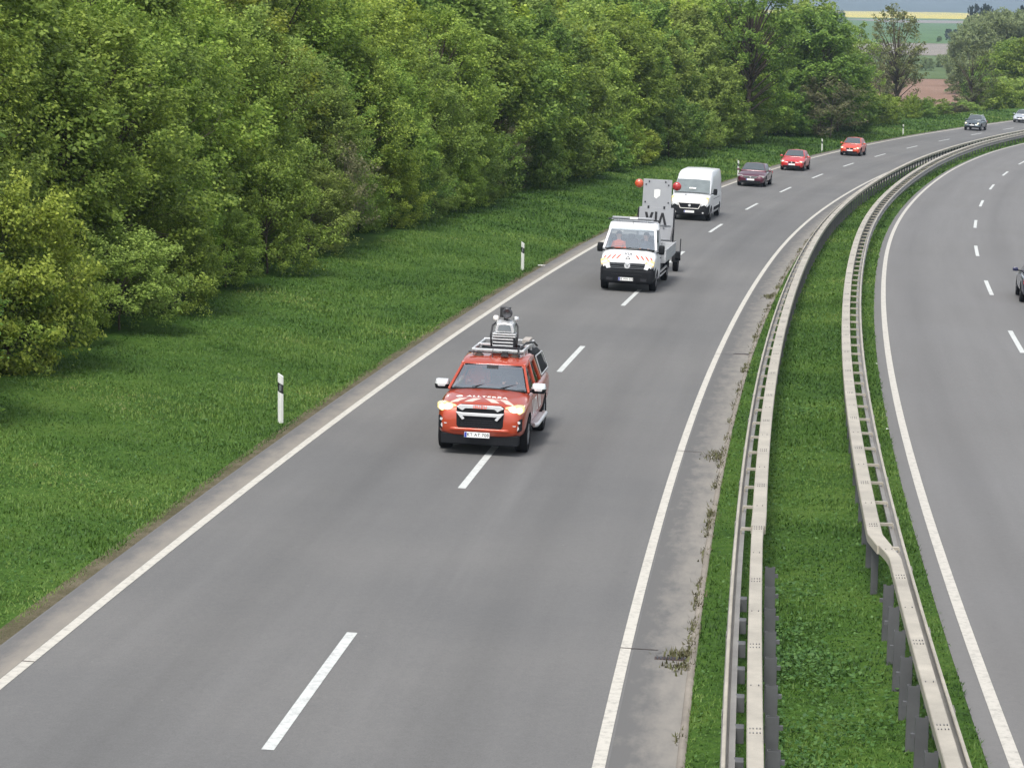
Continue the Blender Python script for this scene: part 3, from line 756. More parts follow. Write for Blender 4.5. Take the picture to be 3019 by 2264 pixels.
for i, px in enumerate([2330, 2362, 2392, 2418, 2452]):
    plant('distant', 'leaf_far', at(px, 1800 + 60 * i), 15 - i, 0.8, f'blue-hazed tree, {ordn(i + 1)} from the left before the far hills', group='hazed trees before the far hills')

# grass: one stand for the verge, one for the median
def nz2(x, y): return 0.5 + 0.2 * np.sin(x * 0.9 + 1.3 * np.sin(y * 0.5)) + 0.16 * np.sin(y * 1.7 + 2 * np.sin(x * 1.1)) + 0.14 * np.sin(3.1 * x + 2.3 * y + 1)
def grass(name, zones, label, seed, skip=None, mat='grass_blade'):
    r = np.random.default_rng(seed); VV, AA = [], []
    for s0, s1, o0, o1, dens, hh, ww in zones:
        n = int((s1 - s0) * abs(o1 - o0) * dens)
        s = r.uniform(s0, s1, n); o = r.uniform(o0, o1, n)
        p = terrain(s, o); p[:, 2] += np.interp(o, og, hg) - 0.01
        q = nz2(p[:, 0], p[:, 1]); q2 = nz2(p[:, 0] * 0.33 + 4, p[:, 1] * 0.33)
        h = hh * r.uniform(0.35, 1.2, n) * (0.45 + 1.0 * q)
        a = r.uniform(0, 2 * np.pi, n); w = ww * r.uniform(0.6, 1.3, n)
        d = np.stack([np.cos(a), np.sin(a), np.zeros(n)], 1); e = np.stack([-np.sin(a), np.cos(a), np.zeros(n)], 1)
        tip = p + e * (hh * r.uniform(0.1, 1.3, n))[:, None] + np.array([0, 0, 1.0]) * h[:, None]
        V = np.stack([p - d * w[:, None] / 2, p + d * w[:, None] / 2, tip], 1)
        q3 = nz2(p[:, 0] * 3.3 + 9, p[:, 1] * 3.3)
        v = np.clip(0.12 + 0.85 * (q2 - 0.2) + 0.35 * (q3 - 0.5) + r.uniform(-0.18, 0.2, n), 0, 1)
        VV.append(V.reshape(-1, 3)); AA.append(np.repeat(v, 3))
    V = np.concatenate(VV); A = np.concatenate(AA)
    ob = np_mesh(name, V, np.arange(len(V)).reshape(-1, 3), MAT[mat], attr={'v': A}, nface=3)
    return tag(ob, label, name, kind='stuff')
grass('grass', [(4, 40, -11.9, -4.62, 300, 0.075, 0.03), (4, 90, -4.80, -4.56, 420, 0.06, 0.024), (4, 90, -4.58, -4.43, 110, 0.045, 0.022), (40, 80, -12.0, -4.55, 150, 0.085, 0.045), (80, 150, -12.8, -4.45, 60, 0.11, 0.08), (150, 300, -14, -4.4, 16, 0.20, 0.15)],
      'mown green grass of the verge between the road and the wood', 3)
grass('grass', [(-6, 26, 4.84, 8.34, 420, 0.07, 0.026), (26, 60, 4.84, 8.34, 220, 0.08, 0.036), (60, 120, 4.84, 8.32, 85, 0.09, 0.06), (120, 300, 4.86, 8.28, 22, 0.14, 0.11)],
      'green grass of the central reservation between the two crash barriers', 4)
# broad-leaved patches in the median and ragged weeds in the kerb joint
r = np.random.default_rng(9); PC = []
for (s, o, n, sp) in [(5.2, 6.2, 420, .34), (4.2, 6.55, 200, .4), (7.1, 6.15, 260, .3), (1.6, 6.3, 260, .4), (0.2, 6.1, 260, .3), (-1.2, 6.5, 420, .4), (-1.7, 7.1, 420, .3), (2.0, 6.95, 160, .3), (9.5, 6.3, 120, .3), (30, 6.4, 200, .5)]:
    ds = r.normal(0, sp * 1.5, n) + s; do = np.clip(r.normal(0, sp, n) + o, 5.95, 7.3)
    p = terrain(ds, do); p[:, 2] += 0.05 + r.uniform(0, .14, n); PC.append(p)
for (s0, s1, o0, o1, dn) in ((4, 90, -11.8, -4.9, 14), (-6, 60, 4.95, 7.9, 26)):
    n = int((s1 - s0) * (o1 - o0) * dn); ds = r.uniform(s0, s1, n); do = r.uniform(o0, o1, n); p = terrain(ds, do); p[:, 2] += np.interp(do, og, hg) + r.uniform(.02, .09, n)
    PC.append(p[nz2(p[:, 0] * 1.7, p[:, 1] * 1.7) > .45])
PC = np.concatenate(PC); n = len(PC)
V, F = leaves_geo(PC, unit(np.array([0, 0, 1]) + r.normal(size=(n, 3)) * .45), r.uniform(.022, .042, n), r.uniform(.015, .03, n), r)
tag(np_mesh('clover', V, F, MAT['clover_leaf'], attr={'v': np.repeat(r.uniform(0, 1, n), 4)}), 'dark broad-leaved weeds in the grass of the central reservation', 'weeds', kind='stuff')
VV, AA = [], []
s = -6.0
while s < 110:
    drain = any(abs(s - q) < 0.7 for q in (5.6, 23.4, 41.4, 60))
    n = int((8 + r.exponential(22)) * (4 if drain else 1)); L_ = r.uniform(0.1, 0.7)
    for _ in range(min(n, 160)):
        ss_ = s + r.normal(0, L_ * .5); oo = 4.76 + r.normal(0, 0.045) - (abs(r.normal(0, .16)) if drain else 0)
        p = road(ss_, oo, 0.0); a = r.uniform(0, 6.28); h = r.uniform(0.02, 0.11); ln = r.uniform(.01, .12)
        d = np.array([math.cos(a), math.sin(a), 0]); e = np.array([-d[1], d[0], 0]); w = r.uniform(.006, .02)
        VV += [p - d * w, p + d * w, p + e * ln + np.array([0, 0, h])]; AA += [r.uniform(0, 1)] * 3
    s += r.exponential(0.7) + 0.2
tag(np_mesh('kerb_weeds', np.array(VV), np.arange(len(VV)).reshape(-1, 3), MAT['weed_leaf'], attr={'v': np.array(AA)}, nface=3), 'ragged brown and green weeds growing in the kerb joint', 'weeds', kind='stuff')

# ------------------------------------------------------------ crash barriers of the central reservation
def sweep(mb, prof, s_arr, o0, closed=True, sgn=1):
    """prof: list of (do, z); o0: function of s"""
    b = len(mb.v); n = len(prof)
    for s in s_arr:
        oc = o0(s)
        base = road(s, oc, 0.0)
        t = float(np.interp(s, SS, th_))
        for do, z in prof:
            d = do * sgn
            mb.v.append((base[0] + d * math.cos(t), base[1] - d * math.sin(t), base[2] + z))
    for i in range(len(s_arr) - 1):
        for k in range(n if closed else n - 1):
            mb.f.append((b + i * n + k, b + i * n + (k + 1) % n, b + (i + 1) * n + (k + 1) % n, b + (i + 1) * n + k)); mb.mi.append(mb.cur)
    if closed:
        mb.f.append(tuple(b + k for k in range(n))); mb.mi.append(mb.cur)
        mb.f.append(tuple(b + (len(s_arr) - 1) * n + k for k in range(n))[::-1]); mb.mi.append(mb.cur)
def at_box(mb, s, o, z, w_o, w_s, h, sgn=1):
    m = upright(s, o); p = m.to_translation() + Vector((0, 0, z))
    mb.box(p, (w_o, w_s, h), m.to_3x3().to_4x4())
WPROF = [(0.0, 0.75), (-0.03, 0.735), (-0.045, 0.70), (-0.04, 0.66), (0.03, 0.62), (0.03, 0.58), (-0.04, 0.54), (-0.045, 0.50), (-0.03, 0.46), (0.0, 0.445),
         (0.012, 0.445), (-0.015, 0.47), (-0.03, 0.50), (-0.026, 0.53), (0.045, 0.57), (0.045, 0.63), (-0.026, 0.67), (-0.03, 0.70), (-0.018, 0.73), (0.012, 0.75)]
def barrier(sgn, o_rail, o_beam_far, o_beam_near, s_sw, o_post_near, label):
    root = empty('crash_barrier', upright(0, o_rail), label, 'crash barrier', 'steel crash barriers along the central reservation')
    bpy.context.view_layer.update()
    inv = root.matrix_world.inverted()
    def fin(mb, name, mat, **k):
        mb.v = [tuple(inv @ Vector(v)) for v in mb.v]
        return mb.build(name, mat, root, **k)
    sA = np.concatenate([np.arange(-14, 60, 1.0), np.arange(60, 336, 2.0)])
    r_ = MB(); sweep(r_, WPROF, sA, lambda s: o_rail, True, sgn)
    # lap joints of the rail, every four metres
    for s in np.arange(-12, 120, 4.0):
        sweep(r_, [(-0.05, 0.74), (-0.05, 0.46), (-0.042, 0.46), (-0.042, 0.74)], np.array([s, s + 0.30]), lambda q: o_rail, True, sgn)
    fin(r_, 'rail', MAT['rail_steel'], smooth=False)
    lip = MB(); sweep(lip, [(-0.032, 0.752), (0.004, 0.765), (0.014, 0.755), (-0.03, 0.742)], sA, lambda s: o_rail, True, sgn)
    fin(lip, 'rail_edge', MAT['rail_top'])
    ch = MB(); sweep(ch, [(0.045, 0.665), (0.115, 0.665), (0.115, 0.60), (0.045, 0.60)], sA, lambda s: o_rail, True, sgn)
    fin(ch, 'rear_channel', MAT['rail_steel'])
    w = 0.115
    def ob(s): return o_beam_far + (o_beam_near - o_beam_far) * float(1 - smooth(s_sw - 1.1, s_sw + 1.1, s))
    bm_ = MB()
    box = [(-w, 0.90), (-w + 0.012, 0.912), (w - 0.012, 0.912), (w, 0.90), (w, 0.78), (-w, 0.78)]
    nw = 0.090; boxn = [(-nw, 0.902), (-nw + 0.01, 0.914), (nw - 0.01, 0.914), (nw, 0.902), (nw, 0.79), (-nw, 0.79)]
    sweep(bm_, box, np.concatenate([np.arange(s_sw, 60, 1.0), np.arange(60, 336, 2.0)]), ob, True, sgn)
    sweep(bm_, boxn, np.concatenate([np.arange(-14, s_sw - 1, 1.0), np.arange(s_sw - 1, s_sw + 0.3, 0.2)]), ob, True, sgn)
    bm_.cur = 1
    for k, s in enumerate(np.arange(-13.3, 150, 2.0)):
        rows = [0.0] if k % 2 else [-0.09, 0.09]
        for dr in rows:
            for do in (-0.045, 0.045) if k % 2 else (-0.055, -0.02, 0.02, 0.055):
                at_box(bm_, s + dr, ob(s) + do * sgn, 0.918 if s > s_sw + .3 or s < s_sw - 1.3 else 0.92, 0.013, 0.035, 0.010)
    fin(bm_, 'box_beam', [MAT['rail_top'], MAT['post_steel']])
    # crossbars between rail and beam, then posts
    def many(name, lst, fn, mat, **k):
        for i, s in enumerate(lst[:99]):
            m = MB(); fn(m, s); fin(m, name, mat, **k)
        if len(lst) > 99:
            m = MB()
            for s in lst[99:]: fn(m, s)
            fin(m, name, mat)['kind'] = 'stuff'
    def rung(m, s):
        a = 0.06; e = abs(o_beam_far - o_rail) - w + 0.03
        at_box(m, s, o_rail + sgn * (a + e) / 2, 0.735, e - a, 0.055, 0.045)
        at_box(m, s, o_rail + sgn * 0.06, 0.62, 0.02, 0.10, 0.22)
    many('crossbar', list(np.arange(s_sw + 0.7, 334, 2.0)), rung, MAT['rail_top'])
    def spacer(m, s):
        at_box(m, s, o_rail + sgn * 0.155, 0.56, 0.11, 0.16, 0.19)
        at_box(m, s, o_rail + sgn * 0.07, 0.58, 0.12, 0.03, 0.03)
    many('spacer', list(np.arange(-12.5, s_sw - 3.5, 1.375)), spacer, MAT['post_steel'], bevel=0.008)
    def post(m, s):
        for dx, wx, dy, wy in ((0, 0.10, -0.028, 0.008), (-0.05, 0.008, 0, 0.056), (0.05, 0.008, 0, 0.056), (0.034, 0.03, 0.028, 0.008), (-0.034, 0.03, 0.028, 0.008)):
            mm = upright(s, o_beam_far)
            m.box(mm @ Vector((dx, dy, 0.33)), (wx, wy, 0.92), mm.to_3x3().to_4x4())
    many('post', list(np.arange(s_sw + 0.7, 334, 2.0)), post, MAT['post_steel'])
    def postn(m, s):
        mm = upright(s, o_post_near)
        for dx, wx, dy, wy in ((0, 0.145, -0.035, 0.007), (-0.07, 0.007, 0, 0.07), (0.07, 0.007, 0, 0.07), (0.05, 0.035, 0.035, 0.007), (-0.05, 0.035, 0.035, 0.007)):
            m.box(mm @ Vector((dx, dy, 0.27)), (wx, wy, 1.10 if sgn < 0 else 0.92), mm.to_3x3().to_4x4())
        m.box(mm @ Vector((sgn * 0.02, 0, 0.60)), (0.20, 0.05, 0.05), mm.to_3x3().to_4x4())
    many('post', list(np.arange(s_sw - 2.4, -14, -1.42)), postn, MAT['post_steel'])
    return root
barrier(1, 5.30, 5.645, 5.622, 10.9, 5.83, 'steel crash barrier with pale box beam on the side of the oncoming orange pickup')
barrier(-1, 7.83, 7.415, 7.63, 9.0, 7.47, 'kinked steel crash barrier with tall grey posts, beside the right-hand carriageway')

# ------------------------------------------------------------ vehicles (local x forward from the front axle, y left, z up)
def text_mesh(name, body, size, mat, parent, mtx, extrude=0.002, spacing=1.0, bold=0.0, align='CENTER'):
    cu = bpy.data.curves.new(name, 'FONT'); cu.body = body; cu.size = size; cu.extrude = extrude
    cu.align_x = align; cu.align_y = 'CENTER'; cu.space_character = spacing; cu.offset = bold
    ob_ = bpy.data.objects.new('tmp', cu); COL.objects.link(ob_)
    dg = bpy.context.evaluated_depsgraph_get(); me = bpy.data.meshes.new_from_object(ob_.evaluated_get(dg))
    bpy.data.objects.remove(ob_); me.transform(mtx); me.materials.clear(); me.materials.append(MAT[mat]); me.name = name
    o = bpy.data.objects.new(name, me); COL.objects.link(o); o.parent = parent; return o
def basis(origin, xdir, ydir):
    x = Vector(xdir).normalized(); y = Vector(ydir); z = x.cross(y).normalized(); y = z.cross(x)
    m = Matrix((x, y, z)).transposed().to_4x4(); m.translation = Vector(origin); return m

def wheel(parent, x, y, r, w, rim='rim', spokes=5):
    side = 1 if y > 0 else -1
    t = MB(); yo, yi = y + side * w / 2, y - side * w / 2
    t.lathe([(r * .62, yi - y), (r * .93, yi - y), (r, yi - y + side * .03), (r, yo - y - side * .03), (r * .94, yo - y), (r * .66, yo - y), (r * .64, yo - y - side * .03)], (x, y, r), 'y', 28)
    o = t.build('wheel', MAT['tyre'], parent, smooth=True, sharp=40)
    k = MB(); k.lathe([(r * .63, side * (w / 2 - .035)), (r * .60, side * (w / 2 - .012)), (r * .56, side * (w / 2 - .05))], (x, y, r), 'y', 28)
    k.lathe([(r * .15, side * (w / 2 - .05)), (r * .13, side * (w / 2 - .01))], (x, y, r), 'y', 12)
    for i in range(spokes):
        a = 2 * math.pi * i / spokes; c, s_ = math.cos(a), math.sin(a); yy = y + side * (w / 2 - .025)
        k.bar((x + c * r * .1, yy, r + s_ * r * .1), (x + c * r * .6, yy, r + s_ * r * .6), 0.07, 0.03, (0, 1, 0))
    k.build('rim', MAT[rim], o, bevel=0.005)
    return o

def body_shell(root, stations, paint, axles, r, W, sub=2, name='body', dark=None):
    mb = MB(); mb.loft(stations)
    o = mb.build(name, [MAT[paint], MAT['black_plastic']], None, smooth=True, sub=sub)
    cuts = []
    for ax in axles:
        c = MB()
        for sd in (-1, 1): c.lathe([(r + .075, sd * (W / 2 - .34)), (r + .075, sd * (W / 2 + .3))], (ax, 0, r + .01), 'y', 32)
        co = c.build('cut', MAT['black_plastic']); cuts.append(co)
        m = o.modifiers.new('x', 'BOOLEAN'); m.operation = 'DIFFERENCE'; m.object = co; m.solver = 'EXACT'
    bpy.context.view_layer.update(); bake(o)
    for c in cuts: bpy.data.objects.remove(c)
    me = o.data
    while len(me.materials) > 2: me.materials.pop()
    for p in me.polygons:
        c = p.center; p.material_index = 0
        for ax in axles:
            if math.hypot(c.x - ax, c.z - r - .01) < r + .072 + .01 and (abs(math.hypot(c.x - ax, c.z - r - .01) - (r + .075)) < .02 and abs(p.normal.y) < .3 or (abs(p.normal.y) > .9 and abs(abs(c.y) - (W / 2 - .34)) < .02)):
                p.material_index = 1
        if dark and dark(c, p.normal): p.material_index = 1
    me.polygons.foreach_set('use_smooth', [True] * len(me.polygons)); me.set_sharp_from_angle(angle=rad(38))
    o.parent = root
    return o

def mirror_part(root, x, y, z, sc, shell, name='wing_mirror', tall=False):
    mb = MB(); sd = 1 if y > 0 else -1
    h, w, d = (0.30, 0.20, 0.16) if tall else (0.17, 0.25, 0.15)
    h, w, d = h * sc, w * sc, d * sc
    mb.loft([(x - d / 2, [(0, -h / 2), (w * .42, -h / 2), (w * .5, 0), (w * .42, h / 2), (0, h / 2)]), (x + d * .2, [(0, -h * .5), (w * .42, -h * .48), (w * .5, 0), (w * .4, h * .46), (0, h * .48)]), (x + d / 2, [(0, -h * .3), (w * .28, -h * .28), (w * .34, 0), (w * .28, h * .26), (0, h * .28)])])
    mb.v = [(a, b + y, c + z) for a, b, c in mb.v]
    mb.cur = 1; mb.bar((x, y - sd * w * .4, z - h * .25), (x - .02, y - sd * (w * .5 + .10), z - h * .4), .06, .05)
    o_ = mb.build(name, [MAT[shell], MAT['black_plastic']], root, smooth=True, bevel=.02)
    if shell == 'chrome':
        bpy.context.view_layer.update(); bake(o_)
        for p in o_.data.polygons:
            if p.center.z < z - .005: p.material_index = 1
    return o_

def plate(root, x, y, z, text, tilt=0.08, name='number_plate', w=.52):
    mb = MB(); mb.box((x, y, z), (.012, w, .11)); p = mb.build(name, MAT['paper_white'], root, bevel=.003)
    b = MB(); b.box((x + .0035, y - w / 2 + .028, z), (.012, .045, .104)); b.build('country_band', MAT['plate_blue'], p)
    if text: text_mesh('lettering', text, .095, 'lettering_black', p, basis((x + .008, y + .02, z), (0, 1, 0), (0, 0, 1)), .001, 1.05, .001)
    return p

def person(name_label, loc, top, reach=0.3, hair_c='hair', cap=None, arms=True):
    """seated person: one skinned body, face, hair and clothes"""
    root = empty('person', None, name_label, 'person', None)
    nodes = [((0, 0, 0), .16), ((0, 0, .25), .155), ((0, 0, .46), .17), ((-.01, 0, .55), .075), ((0, 0, .62), .062), ((.01, 0, .70), .092), ((.01, 0, .78), .095), ((.005, 0, .84), .06)]
    ed = [(i, i + 1) for i in range(7)]
    def chain(start, pts):
        p = start
        for q, r_ in pts: nodes.append((q, r_)); ed.append((p, len(nodes) - 1)); p = len(nodes) - 1
    for sd in (-1, 1):
        chain(2, [((0, sd * .17, .47), .075), ((.05, sd * .24, .27), .05), ((.08 + reach * .35, sd * .22, .16), .042), ((.12 + reach, sd * .17, .30), .032), ((.19 + reach, sd * .155, .33), .036)])
        hand = len(nodes) - 1
        for f in range(5):
            u = (f - 2) * .018
            if f == 4: chain(hand, [((.19 + reach, sd * .12, .35), .010), ((.215 + reach, sd * .105, .36), .009)])
            else: chain(hand, [((.235 + reach, sd * .155 + u, .34 - abs(u) * .2), .010), ((.245 + reach + .008 * (f % 2), sd * .155 + u, .315), .009), ((.225 + reach, sd * .155 + u, .30), .008)])
        chain(0, [((.18, sd * .11, -.02), .085), ((.44, sd * .13, .02), .065), ((.48, sd * .13, -.22), .05), ((.50, sd * .13, -.42), .04), ((.60, sd * .13, -.45), .035)])
    me = bpy.data.meshes.new('body'); me.from_pydata([n[0] for n in nodes], ed, [])
    o = bpy.data.objects.new('body', me); COL.objects.link(o)
    m = o.modifiers.new('k', 'SKIN'); o.modifiers.new('s', 'SUBSURF').levels = 1
    for v, n in zip(me.skin_vertices[0].data, nodes): v.radius = (n[1], n[1] * (1.25 if n[1] > .14 else 1)); v.use_root = False
    me.skin_vertices[0].data[0].use_root = True
    bpy.context.view_layer.update(); bake(o); me = o.data
    me.materials.clear(); me.materials.append(MAT['skin']); me.materials.append(MAT[top]); me.materials.append(MAT['cloth_dark'])
    for p in me.polygons:
        c = p.center; p.material_index = 0 if (c.z > .58 or c.x > .20 + reach * .9 and c.z > .1) else (1 if c.z > .06 or abs(c.y) > .2 else 2)
        p.use_smooth = True
    o.parent = root
    f = MB(); f.lathe([(.02, .09), (.015, .125), (.004, .13)], (0, 0, .735), 'x', 8)
    f.box((.095, 0, .695), (.02, .05, .012)); f.cur = 1
    for sd in (-1, 1): f.box((.096, sd * .034, .765), (.012, .026, .012)); 
    f.cur = 0
    for sd in (-1, 1): f.box((0, sd * .10, .745), (.03, .02, .06))
    f.build('face', [MAT['skin'], MAT['lettering_black']], root, bevel=.003)
    h = MB(); h.lathe([(.095, .775), (.108, .80), (.10, .84), (.07, .875), (.02, .885)], (-.012, 0, 0), 'z', 16)
    h.box((-.075, 0, .745), (.05, .16, .12)); h.build('hair', MAT[hair_c], root, smooth=True, bevel=.01)
    root.matrix_world = loc
    return root

def seat(root, x, y, z, name='seat'):
    mb = MB(); mb.box((x, y, z + .1), (.5, .48, .16)); mb.box((x - .24, y, z + .48), (.14, .48, .66)); mb.box((x - .25, y, z + .88), (.10, .26, .18))
    return mb.build(name, MAT['dark_interior'], root, bevel=.05, smooth=True)

def lamp(root, x, y, z, pts, mat, depth=.08, name='headlight', inner=True):
    """lamp lens from an outline in (y,z) around the given centre"""
    mb = MB(); mb.prism([(a + y, b + z) for a, b in pts], 'x', x - depth, x)
    o = mb.build(name, MAT['lamp_reflector'], root, bevel=.012)
    if inner:
        k = MB(); cx = sum(p[0] for p in pts) / len(pts) + y; cz = sum(p[1] for p in pts) / len(pts) + z
        k.lathe([(.055, 0), (.062, .008), (.03, .016)], (x, cx, cz), 'x', 14); k.build('lamp_bulb', MAT[mat], o, smooth=True)
    return o

# ---- generic passenger car --------------------------------------------------
def make_car(label, paint, s, o, P, plate_txt='', lit=True, back=True, group='cars on the motorway', yaw=0.0):
    g = lambda k, d: P.get(k, d)
    W, r = g('W', 1.78), g('r', .32); hw = W / 2
    xf, wb, xr = g('xf', .88), g('wb', 2.6), g('xr', .85); hz, cx_, cz = g('hood', .82), g('cowl_x', -.42), g('cowl_z', .98)
    belt, rz = g('belt', .93), g('roof', 1.46); rf, rr, re = g('rf', -1.05), g('rr', -2.55), g('re', -3.15); deck = g('deck', .98); tail = -wb - xr
    m4 = frame(s, o, 0.004, back); m4 = m4 @ Matrix.Rotation(yaw, 4, 'Z')
    root = empty('car', m4, label, 'car', group)
    zb = g('zb', .20)
    def ring(w, zlo, zm, zs, zt): return [(0, zlo), (w * .80, zlo), (w * .96, zlo + .08), (w, zm), (w * .985, zs - .10), (w * .93, zs), (w * .55, zt - .01), (0, zt)]
    st = [(xf, ring(hw * .70, zb + .10, .42, .56, .58)), (xf - .06, ring(hw * .84, zb + .03, .44, .66, .68)), (xf - .28, ring(hw * .95, zb, .5, hz - .09, hz - .04)), (xf - .6, ring(hw * .99, zb, .52, hz, hz + .05)),
          (0, ring(hw, zb, .55, hz + .06, hz + .11)), (cx_ + .05, ring(hw, zb, .55, belt - .03, cz)), (cx_ - .5, ring(hw, zb, .55, belt, belt + .02)), (-wb * .6, ring(hw, zb, .55, belt + .02, belt + .03)),
          (-wb, ring(hw, zb, .55, belt + .02, deck)), (tail + .35, ring(hw * .97, zb, .55, deck - .06, deck)), (tail + .06, ring(hw * .88, zb + .05, .5, deck - .12, deck - .04)), (tail, ring(hw * .78, zb + .12, .45, deck - .28, deck - .2))]
    body = body_shell(root, st, paint, (0, -wb), r, W, 1)
    # cabin
    c = MB(); wbz, wr = hw * .90, hw * .68
    c.loft([(cx_, [(0, belt - .1), (wbz, belt - .1), (wbz, belt), (wbz * .98, cz), (0, cz)]),
            (rf, [(0, belt - .1), (wbz, belt - .1), (wbz, belt), (wr * 1.0, rz - .07), (0, rz - .01)]),
            ((rf + rr) / 2, [(0, belt - .1), (wbz, belt - .1), (wbz, belt), (wr * 1.03, rz - .05), (0, rz)]),
            (rr, [(0, belt - .1), (wbz, belt - .1), (wbz, belt), (wr * .98, rz - .08), (0, rz - .03)]),
            (re, [(0, belt - .1), (wbz * .93, belt - .1), (wbz * .93, belt), (wbz * .9, deck + .02), (0, deck + .03)])])
    c.build('roof', MAT[paint], root, smooth=True, bevel=.04, sharp=50)
    L = lambda a, b, t: tuple(a[i] + (b[i] - a[i]) * t for i in range(3))
    def win(name, a, b, c_, d, off, bul=0.0):
        w = MB(); w.patch(a, b, c_, d, 8, 4, bul, off); return w.build(name, MAT['dark_glass'], root, smooth=True)
    a, b = (cx_ - .02, -wbz * .90, cz + .01), (cx_ - .02, wbz * .90, cz + .01); e, f = (rf + .02, -wr * .90, rz - .065), (rf + .02, wr * .90, rz - .065)
    win('windscreen', a, b, f, e, .022, .03)
    a, b = (re + .02, wbz * .80, deck + .06), (re + .02, -wbz * .80, deck + .06); e, f = (rr - .02, wr * .85, rz - .10), (rr - .02, -wr * .85, rz - .10)
    win('rear_window', a, b, f, e, .022, .02)
    for sd in (-1, 1):
        q = [(cx_ - .12, sd * wbz, belt + .03), ((rf + rr) / 2 - .05, sd * wbz, belt + .04), ((rf + rr) / 2 - .05, sd * wr * 1.03, rz - .10), (rf - .03, sd * wr, rz - .11)]
        q2 = [((rf + rr) / 2 - .13, sd * wbz, belt + .04), (re + .45, sd * wbz, belt + .07), (rr + .05, sd * wr * .99, rz - .13), ((rf + rr) / 2 - .13, sd * wr * 1.03, rz - .10)]
        for qq in (q, q2):
            if sd > 0: qq = [qq[1], qq[0], qq[3], qq[2]]
            win('side_window', *qq, .016)
    # face
    fx = xf + .01
    gz_, gh, gw = g('grille_z', .60), g('grille_h', .12), g('grille_w', .70)
    if g('twin', False):
        for sd in (-1, 1):
            k = MB(); k.prism([(sd * .03 + dy, gz_ + dz) for dy, dz in ((0, -.07), (sd * .20, -.05), (sd * .24, .05), (0, .06))], 'x', xf - .12, xf + .005)
            k.build('grille', [MAT['black_plastic']], root, bevel=.01)
    else:
        k = MB(); k.prism([(-gw / 2, gz_ - gh * .3), (-gw * .38, gz_ - gh / 2), (gw * .38, gz_ - gh / 2), (gw / 2, gz_ - gh * .3), (gw / 2, gz_ + gh / 2), (-gw / 2, gz_ + gh / 2)], 'x', xf - .14, xf + .004)
        k.build('grille', MAT['black_plastic'], root, bevel=.01)
        if g('chrome', False):
            k = MB(); k.box((xf - .02, 0, gz_ + gh / 2 + .01), (.08, gw + .25, .022)); k.box((xf - .02, 0, gz_ - .005), (.08, gw, .02)); k.build('chrome_strip', MAT['chrome'], root)
    k = MB(); k.lathe([(.055, 0), (.05, .012)], (xf + .006, 0, gz_ + .01), 'x', 16); k.build('badge', MAT['chrome'], root)
    k = MB(); k.prism([(-hw * .66, zb + .02), (hw * .66, zb + .02), (hw * .72, zb + .19), (-hw * .72, zb + .19)], 'x', xf - .25, xf + .004); k.build('lower_intake', MAT['black_plastic'], root, bevel=.01)
    for sd in (-1, 1):
        pts = [(-.20, -.05), (.16, -.07), (.20, .05), (-.16, .06)]
        if sd < 0: pts = [(-a_, b_) for a_, b_ in pts]
        lo = lamp(root, xf - .14, sd * hw * .74, g('lamp_z', .66), pts, 'head_lamp_lit', .22, inner=lit)
        if lit: lo.children[0].location.x = .02
        mirror_part(root, cx_ - .32, sd * (hw + .10), belt + .06, .8, paint)
        k = MB(); k.prism([(sd * hw * .55, deck - .30), (sd * hw * .93, deck - .30), (sd * hw * .93, deck - .14), (sd * hw * .6, deck - .12)], 'x', tail - .012, tail + .16)
        k.build('tail_light', MAT['tail_lamp'], root, bevel=.015)
        for ax in (0, -wb): wheel(root, ax, sd * (hw - .12), r, .21, g('rim', 'rim'))
    if plate_txt is not None: plate(root, xf + .02, 0, g('plate_z', .46), plate_txt)
    k = MB(); k.box((tail - .012, 0, .62), (.02, .52, .11)); k.build('rear_plate', MAT['paper_white'], root)
    k = MB(); k.box(((xf - wb - xr) / 2, 0, zb + .03), (wb + .8, W * .8, .06)); k.build('underbody', MAT['black_plastic'], root)
    if g('rails', False):
        for sd in (-1, 1):
            k = MB(); k.tube([(rf - .1, sd * wr * .95, rz - .05), (rf - .25, sd * wr * .97, rz + .03), (rr + .2, sd * wr * .97, rz + .03), (rr, sd * wr * .95, rz - .06)], .018, 8); k.build('roof_rail', MAT['aluminium'], root, smooth=True)
    return root

make_car('dark wine-red saloon following the white van, headlights off', 'paint_darkred', 130.5, -2.36, dict(W=1.84, xf=.92, wb=2.8, xr=1.05, re=-3.35, rr=-2.7, roof=1.44, chrome=True, grille_w=.8, grille_h=.12, rim='rim'), '', lit=False)
make_car('bright red hatchback with split grille, first behind the wine-red saloon', 'paint_red', 152.3, -2.48, dict(W=1.76, xf=.85, wb=2.6, xr=.8, twin=True), '')
make_car('small orange-red car with lit headlights, second behind the wine-red saloon', 'paint_redorange', 179.4, -1.92, dict(W=1.72, xf=.82, wb=2.5, xr=.7, roof=1.48, grille_w=.6), '')
make_car('slate blue high-roofed car with lit headlights near the far bend', 'paint_slate', 245.0, -1.95, dict(W=1.82, xf=.88, wb=2.65, xr=.95, roof=1.66, belt=1.06, hood=.95, cowl_z=1.14, deck=1.12, r=.36, zb=.30, lamp_z=.80, grille_z=.72, plate_z=.6, rails=True), '')
make_car('silver car at the right edge where the road leaves the picture', 'paint_silver', 273.2, -2.35, dict(W=1.76, roof=1.52, cowl_x=-.25), '', lit=False)
make_car('navy blue car driving away on the opposite carriageway, cut by the right edge', 'paint_navy', 62.85, 14.22, dict(W=1.78, rim='rim'), '', lit=False, back=False)

